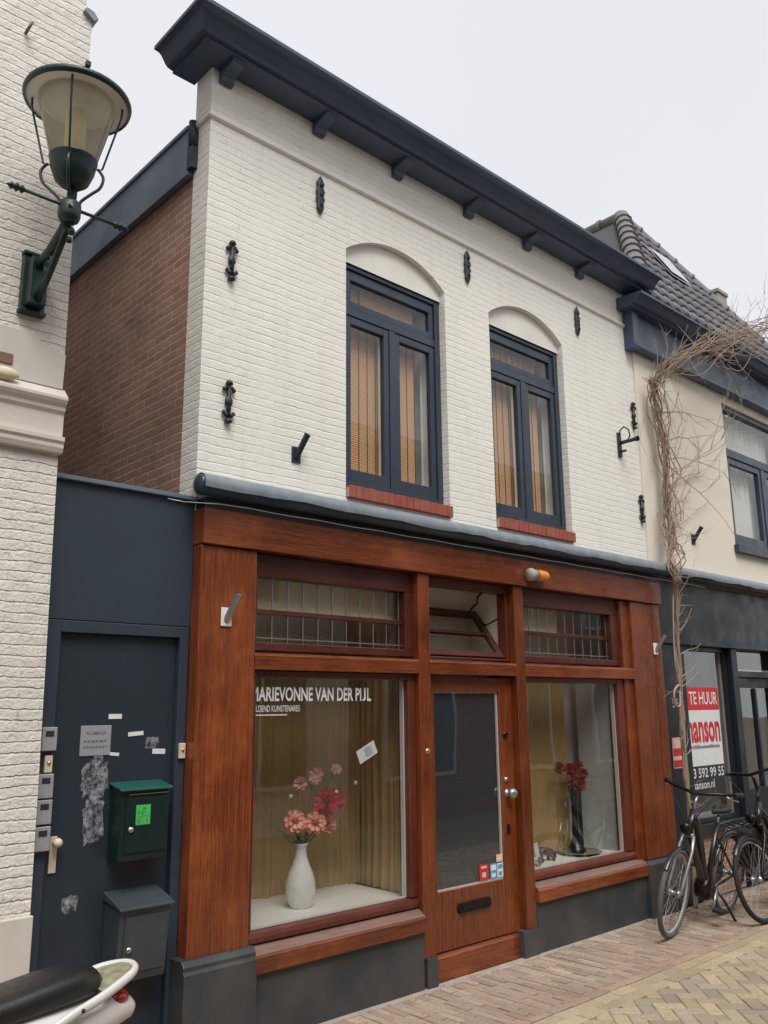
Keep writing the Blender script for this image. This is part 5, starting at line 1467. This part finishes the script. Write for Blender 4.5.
# ------------------------------------------------------------------ houses across the street (seen in the window reflections)
def opposite(x0, x1, z1, mat, label, wins, name='terraced_house'):
    t = thing(name, label, 'house', ((x0 + x1) / 2, -6.3, 0), 'houses across the street')
    MB().box(x0, x1, -9, -6.3, -.02, z1).build('wall', mat, t)
    MB().box(x0, x1, -6.3, -6.05, z1, z1 + .25).build('cornice', M['oppwhite'], t)
    for (a, b, c, d_) in wins:
        w = MB(); w.box(a - .07, b + .07, -6.299, -6.24, c - .07, d_ + .07); wo = w.build('window', M['oppwhite'], t)
        MB().box(a, (a + b) / 2 - .03, -6.25, -6.235, c, d_).box((a + b) / 2 + .03, b, -6.25, -6.235, c, d_).build('pane', M['oppglass'], wo)
    return t
opposite(-6, 3.2, 6.2, M['oppbrick'], 'red brick house across the street, opposite the blue door', [(-4.5, -3.5, .9, 2.2), (-1.5, -.3, .9, 2.3), (1.3, 2.6, .7, 2.4), (-1.4, -.4, 3.6, 5.2), (1.2, 2.3, 3.6, 5.2)])
opposite(3.22, 9.2, 5.6, M['oppwhite'], 'pale painted house across the street, opposite the shop window', [(4.0, 5.6, .7, 2.4), (6.6, 8.3, .7, 2.4), (4.0, 5.0, 3.4, 4.9), (6.8, 7.8, 3.4, 4.9)])
opposite(9.22, 19, 6.4, M['oppbrick'], 'red brick house across the street, opposite the cream house', [(10, 11.6, .7, 2.4), (13, 14.4, .7, 2.4), (10.2, 11.3, 3.5, 5.1), (13, 14.1, 3.5, 5.1), (16, 17.5, .7, 2.4), (16, 17.1, 3.5, 5.1)])

# ------------------------------------------------------------------ light and sky
SUN_EL, SUN_AZ = 58, -25     # degrees; azimuth measured from straight out of the facade towards +x
w = bpy.data.worlds.new('World'); SC.world = w; w.use_nodes = True
t = w.node_tree; t.nodes.clear()
sky = t.nodes.new('ShaderNodeTexSky'); sky.sky_type = 'NISHITA'; sky.sun_disc = False
sky.sun_elevation = R(SUN_EL); sky.sun_rotation = R(180 - SUN_AZ); sky.air_density = 1.5; sky.dust_density = 5
sc_ = t.nodes.new('ShaderNodeMix'); sc_.data_type = 'RGBA'; sc_.blend_type = 'MULTIPLY'; sc_.inputs[0].default_value = 1
sc_.inputs[7].default_value = (.10, .10, .10, 1)
tc = t.nodes.new('ShaderNodeTexCoord'); nz = t.nodes.new('ShaderNodeTexNoise'); nz.inputs['Scale'].default_value = 2.2; nz.inputs['Detail'].default_value = 4
mr = t.nodes.new('ShaderNodeMix'); mr.data_type = 'RGBA'; mr.inputs[6].default_value = (.85, .86, .905, 1); mr.inputs[7].default_value = (.95, .955, .985, 1)
mx = t.nodes.new('ShaderNodeMix'); mx.data_type = 'RGBA'; mx.inputs[0].default_value = .9
bg = t.nodes.new('ShaderNodeBackground'); bg.inputs[1].default_value = 1.0
out = t.nodes.new('ShaderNodeOutputWorld')
L = t.links.new
L(tc.outputs['Generated'], nz.inputs['Vector']); L(nz.outputs['Fac'], mr.inputs[0])
L(sky.outputs[0], sc_.inputs[6]); L(sc_.outputs[2], mx.inputs[6]); L(mr.outputs[2], mx.inputs[7]); L(mx.outputs[2], bg.inputs[0]); L(bg.outputs[0], out.inputs[0])
sl = bpy.data.lights.new('sun', 'SUN'); sl.energy = 2.9; sl.angle = R(35); sl.color = (1, .98, .945)
so = bpy.data.objects.new('sun', sl); COL.objects.link(so)
d = Vector((math.sin(R(SUN_AZ)) * math.cos(R(SUN_EL)), -math.cos(R(SUN_AZ)) * math.cos(R(SUN_EL)), math.sin(R(SUN_EL))))
so.rotation_euler = d.to_track_quat('Z', 'Y').to_euler()

# ------------------------------------------------------------------ camera
YAW, PIT, ROL = .744664995, .221674551, -.00938696585
sy_, cy2, sp_, cp = math.sin(YAW), math.cos(YAW), math.sin(PIT), math.cos(PIT)
fw = Vector((sy_ * cp, cy2 * cp, sp_)); rt = Vector((cy2, -sy_, 0)); uv = rt.cross(fw)
rt2 = rt * math.cos(ROL) + uv * math.sin(ROL); up2 = -rt * math.sin(ROL) + uv * math.cos(ROL)
cd = bpy.data.cameras.new('camera'); cam = bpy.data.objects.new('camera', cd); COL.objects.link(cam)
cam.matrix_world = Matrix(((rt2.x, up2.x, -fw.x, 0), (rt2.y, up2.y, -fw.y, -4.4012687), (rt2.z, up2.z, -fw.z, 1.82), (0, 0, 0, 1)))
cd.sensor_fit = 'VERTICAL'; cd.sensor_height = 36; cd.lens = 863.1098 / 1024 * 36
cd.clip_start = .05; cd.clip_end = 600
SC.camera = cam
SC.view_settings.view_transform = 'Standard'
try: SC.view_settings.look = 'None'
except Exception: pass
SC.view_settings.exposure = 0
SC.cycles.max_bounces = 8; SC.cycles.transparent_max_bounces = 16
